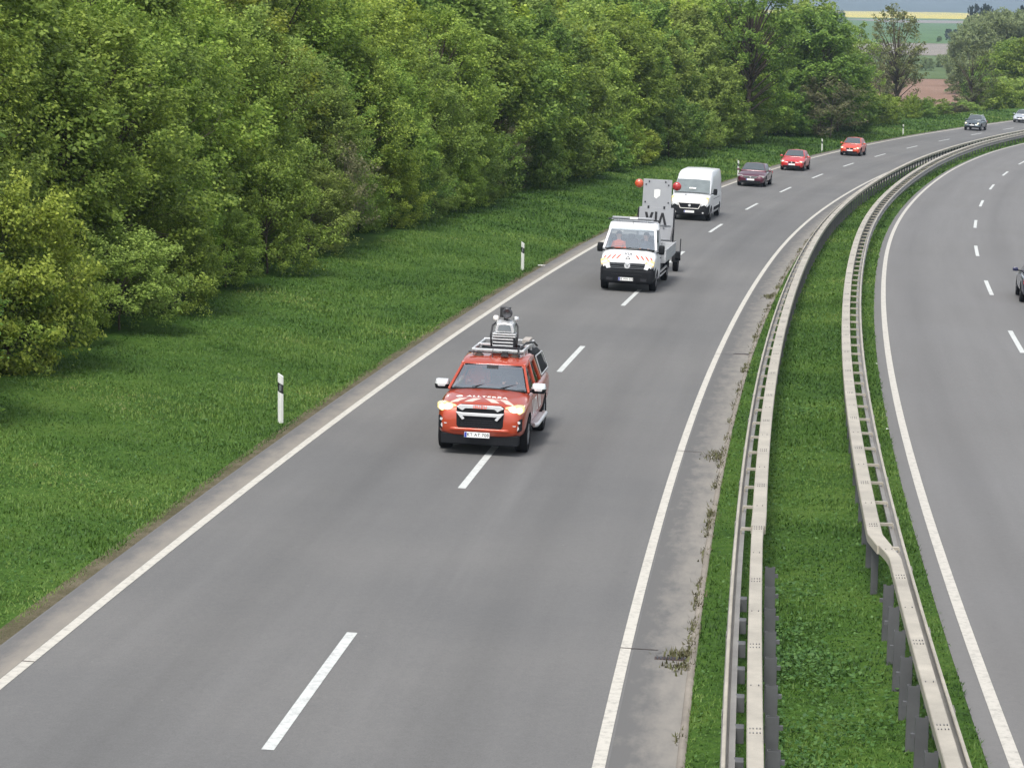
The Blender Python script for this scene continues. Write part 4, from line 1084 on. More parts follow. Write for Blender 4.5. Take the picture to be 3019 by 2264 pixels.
# ---- orange pickup ------------------------------------------------------------
PK = empty('pickup_truck', frame(22.75, -0.18, 0.004), 'orange-red double-cab pickup with lit headlights, chevron bonnet and roof rack', 'pickup truck')
hw = .935; r = .375; wb = 3.125
def rg(w, zlo, zm, zs, zt, inn=.93): return [(0, zlo), (w * .80, zlo), (w * .97, zlo + .07), (w, zm), (w * .99, zs - .13), (w * inn, zs), (w * .55, zt - .008), (0, zt)]
st = [(.90, rg(hw * .74, .46, .60, .72, .74)), (.86, rg(hw * .84, .40, .62, .90, .98)), (.74, rg(hw * .95, .36, .66, 1.00, 1.07)), (.45, rg(hw * .985, .34, .7, 1.07, 1.12)), (0, rg(hw, .34, .72, 1.13, 1.17)),
      (-.36, rg(hw, .34, .72, 1.16, 1.22)), (-.75, rg(hw * .985, .36, .72, 1.17, 1.20)), (-1.4, rg(hw * .975, .36, .72, 1.17, 1.19)), (-2.2, rg(hw * .975, .36, .72, 1.18, 1.20)), (-2.55, rg(hw * .99, .38, .74, 1.20, 1.21)),
      (wb * -1, rg(hw, .42, .8, 1.22, 1.23)), (-3.9, rg(hw * .985, .46, .8, 1.21, 1.22)), (-4.30, rg(hw * .96, .48, .8, 1.20, 1.21)), (-4.36, rg(hw * .93, .5, .8, 1.16, 1.18))]
body_shell(PK, st, 'paint_orange', (0, -wb), r, 1.87, 1)
# cab frame
wB, wR = hw * .90, hw * .70
cab = MB()
A0, A1 = (-.42, wB, 1.17), (-1.08, wR, 1.63)
RFz, RRx = 1.73, -2.52
for sd in (-1, 1):
    S3 = lambda p: (p[0], p[1] * sd, p[2])
    cab.bar(S3(A0), S3(A1), .060, .055, (0, 1, 0)); cab.bar(S3((-1.62, wB, 1.19)), S3((-1.66, wR + .01, 1.72)), .10, .05, (0, 1, 0))
    cab.bar(S3((-2.62, wB, 1.19)), S3((-2.50, wR, 1.70)), .14, .06, (0, 1, 0)); cab.bar(S3(A1), S3((RRx, wR + .01, 1.68)), .07, .09)
rf_ = [(-1.06, 1.65, wR * .99), (-1.14, 1.69, wR * 1.02), (-1.5, 1.755, wR * 1.03), (-2.0, 1.785, wR * 1.03), (-2.55, 1.765, wR * 1.0)]
cab.loft([(x, [(0, z - .06), (w, z - .07), (w + .02, z - .045), (w * .93, z - .012), (w * .5, z), (0, z + .004)]) for x, z, w in rf_])
cab.build('cab_frame', MAT['paint_orange'], PK, smooth=True, bevel=.015, sharp=40)
gl = MB(); gl.patch((-.45, -wB * .93, 1.195), (-.45, wB * .93, 1.195), (-1.06, wR * .94, 1.63), (-1.06, -wR * .94, 1.63), 12, 6, .05, .0)
gl.build('windscreen', MAT['windscreen_glass'], PK, smooth=True)
fr = MB()
for z_, x_, w_ in ((1.185, -.43, wB), (1.635, -1.06, wR * .97)):
    pts = [(x_ + .055 * (1 - (t / 5) ** 2), w_ * .95 * t / 5, z_) for t in range(-5, 6)]; fr.tube(pts, .016, 6)
fr.bar((-.40, -.35, 1.24), (-.60, .05, 1.33), .018, .012); fr.bar((-.40, .25, 1.24), (-.62, .62, 1.32), .018, .012)
fr.build('windscreen_seal', MAT['black_plastic'], PK, smooth=True)
for sd in (-1, 1):
    for (a, b, c_, d) in (((-.66, 1.20), (-1.60, 1.20), (-1.62, 1.66), (-1.16, 1.63)), ((-1.70, 1.20), (-2.55, 1.20), (-2.46, 1.66), (-1.70, 1.66))):
        k = MB(); q = [(p[0], sd * (wB * .985 if p[1] < 1.4 else wR + .005), p[1]) for p in (a, b, c_, d)]
        if sd > 0: q = [q[1], q[0], q[3], q[2]]
        k.patch(*q, 4, 4); k.build('side_window', MAT['side_glass'], PK, smooth=True)
k = MB(); k.box((-.66, 0, 1.20), (.42, 1.5, .05)); k.tube([(-.98 + .03 * math.sin(t), .38 + .18 * math.cos(t), 1.28 + .16 * math.sin(t)) for t in np.linspace(0, 6.28, 20)], .016, 6)
k.box((-.94, 0, 1.62), (.05, .24, .07)); k.build('dashboard', MAT['dark_interior'], PK, bevel=.02)
for y_ in (-.38, .38): seat(PK, -1.75, y_, .78)
# hardtop canopy
st = []
for x, z, w in ((-2.60, 1.70, wR * 1.0), (-2.68, 1.74, wR * 1.03), (-3.4, 1.76, wR * 1.05), (-4.0, 1.73, wR * 1.03), (-4.18, 1.64, wR * .99), (-4.33, 1.24, wB * .94)):
    st.append((x, [(0, 1.19), (wB * .98, 1.19), (wB * 1.0, 1.24), ((wB + w) / 2, (z + 1.2) / 2), (w, z - .07), (w * .9, z - .01), (0, z + .01)]))
k = MB(); k.loft(st); k.build('canopy', MAT['black_plastic'], PK, smooth=True, sharp=45)
for sd in (-1, 1):
    q = [(-2.72, sd * (wB - .01), 1.27), (-4.16, sd * (wB - .02), 1.27), (-4.02, sd * (wR * 1.03 + .012), 1.64), (-2.74, sd * (wR * 1.03 + .012), 1.67)]
    if sd > 0: q = [q[1], q[0], q[3], q[2]]
    k = MB(); k.patch(*q, 6, 3, 0, .024); cw = k.build('canopy_window', MAT['dark_glass'], PK, smooth=True)
    k = MB()
    for a_, b_ in ((0, 1), (1, 2), (2, 3), (3, 0)): k.bar((q[a_][0], q[a_][1] + sd * .03, q[a_][2]), (q[b_][0], q[b_][1] + sd * .03, q[b_][2]), .025, .02)
    k.build('window_frame', MAT['aluminium'], cw)
# face of the pickup
k = MB(); k.prism([(-.40, .52), (.40, .52), (.48, .62), (.49, 1.0), (.40, 1.035), (-.40, 1.035), (-.49, 1.0), (-.48, .62)], 'x', .70, .905)
k.build('grille', MAT['black_plastic'], PK, bevel=.015)
mesh_ = MB()
for i in range(5): mesh_.box((.908, 0, .56 + i * .042), (.012, .80 - .02 * abs(i - 2), .010))
mesh_.build('grille_mesh', MAT['rim_dark'], PK)
k = MB()
k.prism([(-.49, .995), (-.36, .925), (-.30, .975), (.30, .975), (.36, .925), (.49, .995), (.42, 1.045), (-.42, 1.045)], 'x', .88, .935)
k.prism([(-.50, .90), (-.36, .735), (-.31, .76), (-.36, .82), (.36, .82), (.31, .76), (.36, .735), (.50, .90), (.36, .885), (-.36, .885)], 'x', .89, .95)
k.build('chrome_bars', MAT['chrome'], PK, bevel=.008)
text_mesh('grille_lettering', 'ISUZU', .085, 'red_reflective', PK, basis((.938, 0, 1.008), (0, 1, 0), (0, 0, 1)), .004, 1.25, .003)
for sd in (-1, 1):
    pts = [(-.20, -.07), (.10, -.10), (.20, -.03), (.20, .09), (.05, .105), (-.20, .045)]
    if sd < 0: pts = [(-a, b) for a, b in pts]
    k = MB(); k.prism([(a + sd * .70, b + .965) for a, b in pts], 'x', .60, .80); ho = k.build('headlight', MAT['lit_lens'], PK, bevel=.02)
    k = MB(); k.lathe([(.085, 0), (.09, .012), (.05, .03)], (.795, sd * .66, .955), 'x', 18); k.lathe([(.062, 0), (.066, .012), (.03, .02)], (.79, sd * .80, .965), 'x', 16); k.build('lamp_bulb', MAT['head_lamp_lit'], ho, smooth=True)
    k = MB(); k.prism([(sd * .56, .53), (sd * .70, .47), (sd * .86, .55), (sd * .86, .80), (sd * .74, .74), (sd * .70, .62)], 'x', .70, .835); fo = k.build('fog_lamp_recess', MAT['black_plastic'], PK, bevel=.015)
    k = MB(); k.lathe([(.045, 0), (.05, .01)], (.838, sd * .755, .60), 'x', 14); k.lathe([(.028, 0), (.03, .01)], (.838, sd * .80, .72), 'x', 12); k.build('fog_lamp', MAT['chrome'], fo)
    k = MB(); k.box((.865, sd * .64, .645), (.03, .20, .018)); k.build('trim', MAT['chrome'], PK)
    mirror_part(PK, -.66, sd * (hw + .09), 1.24, 1.25, 'chrome')
    for ax in (0, -wb): wheel(PK, ax, sd * (hw - .14), r, .26, 'rim', 6)
    k = MB(); k.tube([(-.62, sd * (hw + .02), .47), (-.70, sd * (hw + .08), .47), (-2.50, sd * (hw + .08), .47), (-2.58, sd * (hw + .02), .47)], .045, 10); k.box((-1.6, sd * (hw - .02), .47), (1.7, .12, .05)); k.build('side_step', MAT['aluminium'], PK, smooth=True, sharp=40)
    k = MB(); k.box((-1.13, sd * (hw * .99 + .003), .98), (.12, .02, .03)); k.box((-2.05, sd * (hw * .985 + .003), .98), (.12, .02, .03)); k.build('door_handle', MAT['chrome'], PK)
    for j, x_ in enumerate((.42, -.78, -1.02, -1.26, -1.50, -1.90, -2.14)):
        k = MB(); q = [(x_, sd * (hw * .985 + .012), .70), (x_ + .11, sd * (hw * .985 + .012), .70), (x_ + .30, sd * (hw * .97 + .014), 1.02), (x_ + .19, sd * (hw * .97 + .014), 1.02)]
        if sd > 0: q = [q[1], q[0], q[3], q[2]]
        if j: k.patch(*q, 1, 1); k.build('side_stripe', MAT['white_reflective'], PK)
k = MB(); k.loft([(.905, [(0, .50), (.60, .50), (.62, .53), (.60, .575), (0, .575)]), (.93, [(0, .51), (.50, .51), (.52, .53), (.50, .56), (0, .56)])]); k.build('bumper_lip', MAT['paint_orange'], PK, smooth=True, bevel=.01)
k = MB(); k.box((.70, 0, .33), (.30, 1.60, .22)); k.box((.45, 0, .24), (.5, 1.3, .10)); k.box((-1.5, 0, .40), (3.6, 1.4, .14)); k.build('underbody', MAT['black_plastic'], PK, bevel=.02)
plate(PK, .965, -.04, .44, 'KT AT 708')
# bonnet graphics lie on the bonnet surface
hb = PK.children[0]
def drape(o, dz=.004):
    from mathutils.bvhtree import BVHTree
    bm = bmesh.new(); bm.from_mesh(BODY.data); tree = BVHTree.FromBMesh(bm)
    b2 = bmesh.new(); b2.from_mesh(o.data)
    bmesh.ops.triangulate(b2, faces=b2.faces)
    bmesh.ops.subdivide_edges(b2, edges=[e for e in b2.edges if e.calc_length() > .05], cuts=3)
    for v in b2.verts:
        h_ = tree.ray_cast(Vector((v.co.x, v.co.y, 3)), Vector((0, 0, -1)))
        if h_[0] is not None: v.co.z = h_[0].z + dz
    b2.to_mesh(o.data); b2.free(); bm.free(); return o
BODY = [c for c in PK.children if c.name.startswith('body')][0]
drape(text_mesh('bonnet_lettering', 'ALLTERRA', .15, 'white_reflective', PK, basis((.27, .06, 1.2), (0, 1, 0), (-1, 0, 0)), 0, 1.28, .006))
k = MB(); k.lathe([(.075, 0), (.075, .002)], (.27, -.52, 1.2), 'z', 18); e_ = k.build('emblem', MAT['white_reflective'], PK); drape(e_)
for sd in (-1, 1):
    for j in range(2):
        y0 = sd * (.03 + .30 * j); y1 = y0 + sd * .17
        k = MB(); k.patch((.42, y0, 1.2), (.42, y1, 1.2), (.66, y1 + sd * .17, 1.2), (.66, y0 + sd * .17, 1.2), 3, 3); drape(k.build('bonnet_stripe', MAT['stripe_pale'], PK))
# roof rack of the pickup
k = MB()
for sd in (-1, 1):
    k.bar((-1.75, sd * .54, 1.87), (-3.80, sd * .54, 1.85), .05, .06)
    for x_ in (-1.85, -2.4, -3.2, -3.75): k.bar((x_, sd * .56, 1.72), (x_, sd * .54, 1.87), .05, .05)
for x_ in (-1.75, -2.75, -3.80): k.bar((x_, -.56, 1.875), (x_, .56, 1.875), .07, .045)
k.build('roof_rack', MAT['aluminium'], PK, bevel=.006)
k = MB(); k.bar((-1.66, -.62, 1.83), (-1.66, .55, 1.83), .09, .03); k.build('light_bar', MAT['rim_dark'], PK, bevel=.01)
k = MB(); k.box((-3.30, .46, 1.94), (.60, .16, .09)); k.build('equipment_case', MAT['concrete'], PK, bevel=.01)
k = MB(); k.box((-1.50, .18, 1.84), (.12, .13, .09)); k.box((-1.50, .18, 1.80), (.16, .17, .02)); k.build('roof_camera', MAT['lettering_black'], PK, bevel=.01)
k = MB(); k.tube([(-1.30, -.06, 1.77), (-1.36, -.06, 1.95)], .006, 5); k.lathe([(.022, 0), (.012, .03)], (-1.30, -.06, 1.775), 'z', 8); k.build('antenna', MAT['lettering_black'], PK)
k = MB(); k.tube([(-1.45, .50, 1.79), (-1.52, .47, 1.88), (-1.8, .44, 1.90), (-2.3, .55, 2.0), (-2.8, .66, 1.97), (-3.1, .70, 1.86)], .022, 6); k.build('cable', MAT['lettering_black'], PK, smooth=True)

# survey instrument standing on the rack (its own thing)
SC = empty('survey_scanner', PK.matrix_world @ Matrix.Translation((-2.25, .09, 1.845)), 'grey and black laser survey scanner tower standing on the roof rack of the pickup', 'scanner')
k = MB(); k.box((0, 0, .02), (.62, .56, .04)); k.bar((.28, -.30, .05), (.28, .30, .05), .04, .05); k.bar((-.28, -.30, .05), (-.28, .30, .05), .04, .05); k.build('base_plate', MAT['rim_dark'], SC, bevel=.008)
k = MB(); k.box((0, 0, .16), (.46, .50, .22)); k.build('lower_housing', MAT['rim_dark'], SC, bevel=.03)
k = MB()
for z_ in (.10, .17, .24): k.box((.235, -.02, z_), (.03, .44, .028))
for z_ in (.30, .35): k.box((.06, 0, z_), (.40, .50, .026))
k.build('cooling_plates', MAT['aluminium'], SC, bevel=.004)
for sd in (-1, 1):
    k = MB(); k.tube([(.20, sd * .27, .06), (.22, sd * .29, .32), (.10, sd * .27, .52), (-.05, sd * .22, .56)], .02, 8); k.build('guard_bracket', MAT['lettering_black'], SC, smooth=True)
k = MB(); k.loft([(-.20, [(0, .37), (.19, .37), (.21, .45), (.17, .60), (0, .62)]), (.0, [(0, .37), (.22, .37), (.24, .45), (.20, .62), (0, .66)]), (.20, [(0, .38), (.20, .38), (.21, .44), (.16, .56), (0, .58)])]); k.build('scanner_head', MAT['aluminium'], SC, smooth=True, bevel=.01, sharp=40)
k = MB(); k.patch((.215, -.15, .42), (.215, .15, .42), (.185, .12, .54), (.185, -.12, .54), 4, 2, .01, .012); k.build('lens_window', MAT['dark_glass'], SC)
for sd in (-1, 1):
    k = MB(); k.lathe([(.05, 0), (.062, .02), (.062, .07), (.04, .10)], (-.02, sd * .22, .62), 'z', 16); k.tube([(0, sd * .15, .58), (-.02, sd * .22, .63)], .02, 6); k.build('receiver', MAT['white_reflective'] if sd < 0 else MAT['aluminium'], SC, smooth=True)
k = MB(); k.tube([(0, 0, .62), (0, 0, .70)], .05, 10); k.box((-.04, -.02, .80), (.16, .22, .22)); k.build('camera_housing', MAT['lettering_black'], SC, bevel=.01)
k = MB(); k.lathe([(.10, .04), (.115, .06), (.115, .12), (.09, .13), (.06, .10)], (0, .03, .79), 'x', 20); k.build('camera_lens', MAT['lamp_glass'], SC, smooth=True)

def seated(R_, x, y, z, *a, **kw):
    return person(a[0], R_.matrix_world @ Matrix.Translation((x, y, z)), *a[1:], **kw)
seated(PK, -1.62, -.38, .93, 'person in an orange jacket on the passenger seat of the pickup', 'vest_orange', reach=.12)
seated(PK, -1.62, .38, .93, 'person in dark clothes at the steering wheel of the pickup', 'cloth_dark', reach=.30)

# ---- white flatbed truck -------------------------------------------------------
FB = empty('flatbed_truck', frame(59.75, -0.38, 0.004), 'white flatbed truck with black bumper and red hood stripes, towing the warning board trailer', 'truck')
hw = 1.0; r = .345; wb = 4.5
def rg2(w, zlo, zm, zs, zt): return [(0, zlo), (w * .85, zlo), (w * .98, zlo + .06), (w, zm), (w, zs - .12), (w * .94, zs), (w * .55, zt - .008), (0, zt)]
st = [(1.00, rg2(hw * .80, .34, .55, .72, .74)), (.97, rg2(hw * .88, .30, .58, .92, .98)), (.88, rg2(hw * .95, .28, .6, 1.10, 1.15)), (.62, rg2(hw * .98, .28, .62, 1.28, 1.36)), (.34, rg2(hw * .99, .28, .62, 1.38, 1.49)), (0, rg2(hw * .995, .28, .62, 1.40, 1.46)),
      (-.6, rg2(hw, .28, .62, 1.40, 1.42)), (-1.25, rg2(hw, .28, .62, 1.40, 1.42)), (-1.32, rg2(hw * .98, .32, .62, 1.38, 1.40))]
BODY = body_shell(FB, st, 'paint_white', (0,), r, 2.0, 1, dark=lambda c, n: c.z < .86 and c.x > .42)
cab = MB(); wB, wR = .93, .80
A0, A1 = (.30, wB, 1.44), (-.50, wR, 2.12)
for sd in (-1, 1):
    S3 = lambda p: (p[0], p[1] * sd, p[2])
    cab.bar(S3(A0), S3(A1), .09, .08, (0, 1, 0)); cab.bar(S3((-1.22, wB + .02, 1.40)), S3((-1.2, wR + .04, 2.16)), .22, .07, (0, 1, 0)); cab.bar(S3(A1), S3((-1.3, wR + .05, 2.16)), .08, .10)
cab.box((-1.31, 0, 1.62), (.04, 1.86, .50))
rs = [(-.46, 2.12, .80), (-.52, 2.22, .84), (-.70, 2.32, .88), (-1.0, 2.38, .90), (-1.28, 2.38, .90), (-1.34, 2.33, .88)]
cab.loft([(x, [(0, 2.09), (w, 2.09), (w + .02, 2.13), (w * .97, z - .07), (w * .86, z - .01), (0, z + .005)]) for x, z, w in rs])
cab.build('cab_frame', MAT['paint_white'], FB, smooth=True, bevel=.015, sharp=42)
gl = MB(); gl.patch((.30, -wB * .94, 1.475), (.30, wB * .94, 1.475), (-.46, wR * .96, 2.11), (-.46, -wR * .96, 2.11), 12, 6, .06, .0); gl.build('windscreen', MAT['windscreen_glass'], FB, smooth=True)
fr = MB(); fr.tube([(.33 + .06 * (1 - (t / 5) ** 2), wB * .95 * t / 5, 1.46) for t in range(-5, 6)], .018, 6); fr.bar((.36, -.1, 1.49), (.12, .55, 1.60), .02, .014); fr.bar((.36, -.75, 1.49), (.12, -.1, 1.60), .02, .014); fr.build('windscreen_seal', MAT['black_plastic'], FB)
for sd in (-1, 1):
    q = [(.02, sd * (wB + .012), 1.43), (-1.10, sd * (wB + .022), 1.43), (-1.10, sd * (wR + .045), 2.08), (-.56, sd * (wR + .02), 2.08)]
    if sd > 0: q = [q[1], q[0], q[3], q[2]]
    k = MB(); k.patch(*q, 4, 4); k.build('side_window', MAT['side_glass'], FB)
    mirror_part(FB, -.05, sd * 1.10, 1.46, 1.10, 'black_plastic', tall=True)
    k = MB(); k.box((-.95, sd * (1.0), 1.12), (.16, .03, .03)); k.build('door_handle', MAT['black_plastic'], FB)
    pts = [(-.19, -.10), (.14, -.12), (.17, .08), (.02, .13), (-.17, .04)]
    if sd < 0: pts = [(-a, b) for a, b in pts]
    k = MB(); k.prism([(a + sd * .79, b + 1.03) for a, b in pts], 'x', .76, .925); ho = k.build('headlight', MAT['lit_lens'], FB, bevel=.02)
    k = MB(); k.lathe([(.075, 0), (.08, .012), (.04, .025)], (.925, sd * .78, 1.03), 'x', 16); k.lathe([(.05, 0), (.055, .012), (.03, .02)], (.925, sd * .88, 1.0), 'x', 12); k.build('lamp_bulb', MAT['head_lamp_warm'], ho, smooth=True)
    wheel(FB, 0, sd * .86, r, .24, 'rim', 6); wheel(FB, -wb, sd * .86, r, .24, 'rim', 6)
    k = MB(); k.prism([(-1.4, .55), (-1.4, .62), (-3.85, .62), (-3.85, .55)], 'y', sd * .96, sd * 1.0); k.box((-2.6, sd * .98, .42), (2.3, .03, .05)); k.build('side_guard', MAT['aluminium'], FB)
    k = MB(); k.lathe([(.42, -.13), (.44, .13)], (-wb, sd * .87, r), 'y', 24); 
k = MB(); k.prism([(-.58, .80), (.58, .80), (.64, 1.03), (-.64, 1.03)], 'x', .80, .985); k.build('grille', MAT['black_plastic'], FB, bevel=.012)
k = MB()
for z_ in (.84, .89, .965, 1.01): k.box((.99, 0, z_), (.015, 1.18 if z_ < .95 else 1.24, .014))
k.build('grille_bars', MAT['rim'], FB)
k = MB(); k.lathe([(.105, 0), (.105, .012), (.09, .016)], (.992, 0, .93), 'x', 24); k.build('badge', MAT['chrome'], FB)
k = MB(); k.bar((1.012, -.05, .99), (1.012, -.0, .88), .014, .006, (1, 0, 0)); k.bar((1.012, .05, .99), (1.012, 0, .88), .014, .006, (1, 0, 0)); k.build('badge_mark', MAT['rim_dark'], FB)
k = MB(); k.loft([(.93, [(0, .30), (.84, .30), (.94, .36), (.95, .62), (.90, .79), (0, .79)]), (1.02, [(0, .34), (.74, .34), (.86, .40), (.88, .60), (.82, .76), (0, .77)]), (1.05, [(0, .40), (.66, .40), (.76, .46), (.76, .58), (.7, .74), (0, .76)])]); k.build('bumper', MAT['black_plastic'], FB, smooth=True, bevel=.02, sharp=40)
k = MB(); k.box((1.052, 0, .62), (.01, 1.1, .012)); k.box((1.045, -.6, .45), (.02, .22, .10)); k.box((1.045, .6, .45), (.02, .22, .10)); k.build('bumper_trim', MAT['rim_dark'], FB)
plate(FB, 1.062, -.02, .46, 'SB WH 333')
drape(text_mesh('bonnet_lettering', 'VIA', .17, 'lettering_black', FB, basis((.66, 0, 1.5), (0, 1, 0), (-1, 0, 0)), 0, 1.15, .004))
k = MB(); k.patch((.86, -.10, 1.5), (.86, .10, 1.5), (.76, .01, 1.5), (.76, -.01, 1.5), 2, 2); drape(k.build('emblem', MAT['lettering_black'], FB), .006)
k = MB(); k.patch((.845, -.04, 1.5), (.845, .04, 1.5), (.80, .005, 1.5), (.80, -.005, 1.5), 2, 2); drape(k.build('emblem_core', MAT['white_reflective'], FB), .010)
for sd in (-1, 1):
    for j in range(4):
        y0 = sd * (.24 + .17 * j)
        k = MB(); k.patch((.70, y0, 1.5), (.70, y0 + sd * .07, 1.5), (.85, y0 + sd * .19, 1.5), (.85, y0 + sd * .12, 1.5), 2, 3); drape(k.build('bonnet_stripe', MAT['red_reflective'], FB), .006)
k = MB(); k.box((.05, 0, 1.43), (.40, 1.7, .05)); k.tube([(-.16 + .05 * math.sin(t), .48 + .2 * math.cos(t), 1.52 + .18 * math.sin(t)) for t in np.linspace(0, 6.28, 20)], .016, 6); k.build('dashboard', MAT['dark_interior'], FB, bevel=.02)
for y_ in (-.55, -.08, .48): seat(FB, -.72, y_, .95)
k = MB(); k.box((-.85, -.25, 2.50), (.20, 1.45, .055)); k.box((-.85, -.25, 2.43), (.10, 1.5, .035))
for y_ in (-.75, .30): k.box((-.85, y_, 2.38), (.12, .05, .10))
LBX = k; LBX.v = [(a, b + .18, c) for a, b, c in LBX.v]; LBX.build('light_bar', MAT['panel_grey'], FB, bevel=.01)
k = MB(); k.box((-.74, -.02, 2.495), (.02, .28, .07)); k.build('roof_sign', MAT['paper_white'], FB)
k = MB(); k.box((-.95, 0, 2.43), (.10, 1.9, .05)); k.build('rack_bar', MAT['rim_dark'], FB)
k = MB(); k.tube([(-.56, -.02, 2.27), (-.62, -.02, 2.40)], .008, 5); k.build('antenna', MAT['lettering_black'], FB)
# bed
k = MB(); k.box((-3.50, 0, .93), (4.20, 2.26, .08)); k.build('bed_floor', MAT['bed_grey'], FB, bevel=.006)
for sd in (-1, 1):
    k = MB(); k.box((-3.50, sd * 1.145, 1.15), (4.20, .03, .40))
    for z_ in (1.02, 1.15, 1.28): k.box((-3.50, sd * 1.164, z_), (4.16, .012, .02))
    k.box((-3.50, sd * 1.145, 1.362), (4.22, .05, .03)); k.build('drop_side', MAT['bed_grey'], FB, bevel=.004)
    k = MB(); k.box((-5.63, sd * 1.12, 1.15), (.06, .06, .50)); k.build('corner_post', MAT['rim_dark'], FB)
k = MB(); k.box((-5.59, 0, 1.15), (.03, 2.24, .40)); k.build('tailgate', MAT['bed_grey'], FB, bevel=.004)
k = MB(); k.box((-1.41, 0, 1.30), (.04, 2.2, .70)); k.build('headboard', MAT['bed_grey'], FB, bevel=.004)
for sd in (-1, 1):
    k = MB(); k.lathe([(.41, -.14), (.43, -.14), (.43, .14), (.41, .14)], (-wb, sd * .87, r + .05), 'y', 24); k.v = [v for v in k.v]
    mf = MB(); mf.prism([(-wb + .45 * math.cos(t), r + .04 + .45 * math.sin(t)) for t in np.linspace(.15, math.pi - .15, 12)] + [(-wb + .42 * math.cos(t), r + .04 + .42 * math.sin(t)) for t in np.linspace(math.pi - .15, .15, 12)], 'y', sd * .74, sd * 1.0); mf.build('mudguard', MAT['black_plastic'], FB)
k = MB(); k.box((-3.2, .4, .70), (4.6, .10, .22)); k.box((-3.2, -.4, .70), (4.6, .10, .22)); k.box((-2.3, .75, .62), (.9, .36, .40)); k.box((-4.9, 0, .55), (.9, 1.7, .10)); k.build('chassis', MAT['black_plastic'], FB, bevel=.01)
seated(FB, -.62, -.50, 1.14, 'person in an orange vest on the passenger side of the flatbed truck', 'vest_orange', reach=.15)
seated(FB, -.62, .48, 1.14, 'person in dark clothes driving the flatbed truck', 'cloth_dark', reach=.32)

# ---- trailer with warning board ---------------------------------------------
TR = empty('warning_board_trailer', frame(68.3, -0.31, 0.004), 'trailer with tall grey board and two round red lamps, towed behind the flatbed truck', 'trailer')
for sd in (-1, 1): wheel(TR, 0, sd * .86, .32, .20, 'rim_dark', 5)
k = MB()
for sd in (-1, 1): k.bar((1.1, sd * .55, .58), (-1.1, sd * .62, .58), .08, .10); k.bar((3.2, 0, .52), (1.1, sd * .55, .58), .08, .10)
for x_ in (1.0, 0, -1.0): k.bar((x_, -.62, .58), (x_, .62, .58), .08, .08)
k.bar((3.2, 0, .52), (3.7, 0, .52), .07, .07); k.build('chassis', MAT['rim_dark'], TR)
for sd in (-1, 1):
    mf = MB(); mf.prism([(.44 * math.cos(t), .34 + .44 * math.sin(t)) for t in np.linspace(.1, math.pi - .1, 12)] + [(.41 * math.cos(t), .34 + .41 * math.sin(t)) for t in np.linspace(math.pi - .1, .1, 12)], 'y', sd * .72, sd * 1.0); mf.build('mudguard', MAT['black_plastic'], TR)
    k = MB(); k.box((.35, sd * .95, .66), (.35, .20, .24)); k.build('battery_box', MAT['black_plastic'], TR, bevel=.02)
    k = MB(); k.bar((.05, sd * .70, .58), (.05, sd * .70, 2.40), .05, .06); k.bar((.6, sd * .6, .6), (.1, sd * .68, 1.7), .05, .05); k.build('mast', MAT['rim_dark'], TR)
k = MB(); k.box((.10, 0, 1.80), (.045, 1.34, 1.30)); lp = k.build('lower_panel', MAT['panel_grey'], TR, bevel=.006)
k = MB()
for z_ in (1.20, 1.76): k.box((.135, 0, z_), (.03, 1.20, .03))
for y_ in (-.35, .32): k.box((.14, y_, 1.72), (.04, .05, .14))
k.build('brace', MAT['rim'], lp)
for pl_ in ([(-.45, 2.25), (-.35, 2.25), (-.28, 2.0), (-.20, 2.25), (-.10, 2.25), (-.23, 1.80), (-.33, 1.80)], [(-.05, 1.80), (.04, 1.80), (.04, 2.28), (-.05, 2.28)]):
    k = MB(); k.prism(pl_, 'x', .124, .131); k.build('board_lettering', MAT['lettering_black'], lp)
k = MB(); k.prism([(.08, 1.80), (.17, 1.80), (.245, 2.10), (.34, 1.72), (.44, 1.72), (.29, 2.25), (.20, 2.25)], 'x', .124, .131); k.build('board_lettering', MAT['lettering_black'], lp)
k = MB(); k.box((.06, -.01, 2.98), (.045, 1.12, 1.10)); up = k.build('upper_panel', MAT['panel_grey'], TR, bevel=.006)
k = MB()
for y_, z_ in ((-.34, 3.44), (.30, 3.44), (-.46, 3.32), (.42, 3.32), (-.46, 2.64), (.44, 2.64)): k.box((.09, y_, z_), (.025, .05, .06))
for y_ in (-.32, .30): k.box((.11, y_, 2.45), (.06, .07, .10))
k.build('bracket', MAT['rim_dark'], up)
k = MB(); k.box((.085, -.01, 2.435), (.03, 1.12, .035)); k.build('hinge_bar', MAT['rim_dark'], TR)
k = MB(); k.prism([(-.13, 3.13), (-.13, 2.93), (-.12, 2.84), (-.03, 2.78), (.01, 2.83), (.10, 2.90), (.11, 3.13), (.02, 3.15)], 'x', .084, .090); k.build('sticker', MAT['paper_white'], up)
for sd, mt, z_ in ((-1, 'amber_lens', 3.34), (1, 'red_lens', 3.30)):
    k = MB(); k.lathe([(.06, -.10), (.155, -.08), (.175, -.02), (.165, .06), (.12, .11), (.03, .13)], (.05, sd * .74, z_), 'x', 24); w = k.build('warning_lamp', MAT[mt], TR, smooth=True)
    k = MB(); k.bar((.04, sd * .54, z_), (.04, sd * .64, z_), .05, .05)
    for dz in (-.07, .03): k.box((.165 - abs(dz) * .4, sd * .74, z_ + dz), (.03, .20, .014))
    k.build('bracket', MAT['rim_dark'], w)
k = MB(); k.tube([(-.3, .98, .6), (-.3, .98, 1.25)], .022, 6); k.build('jack_post', MAT['rim_dark'], TR)

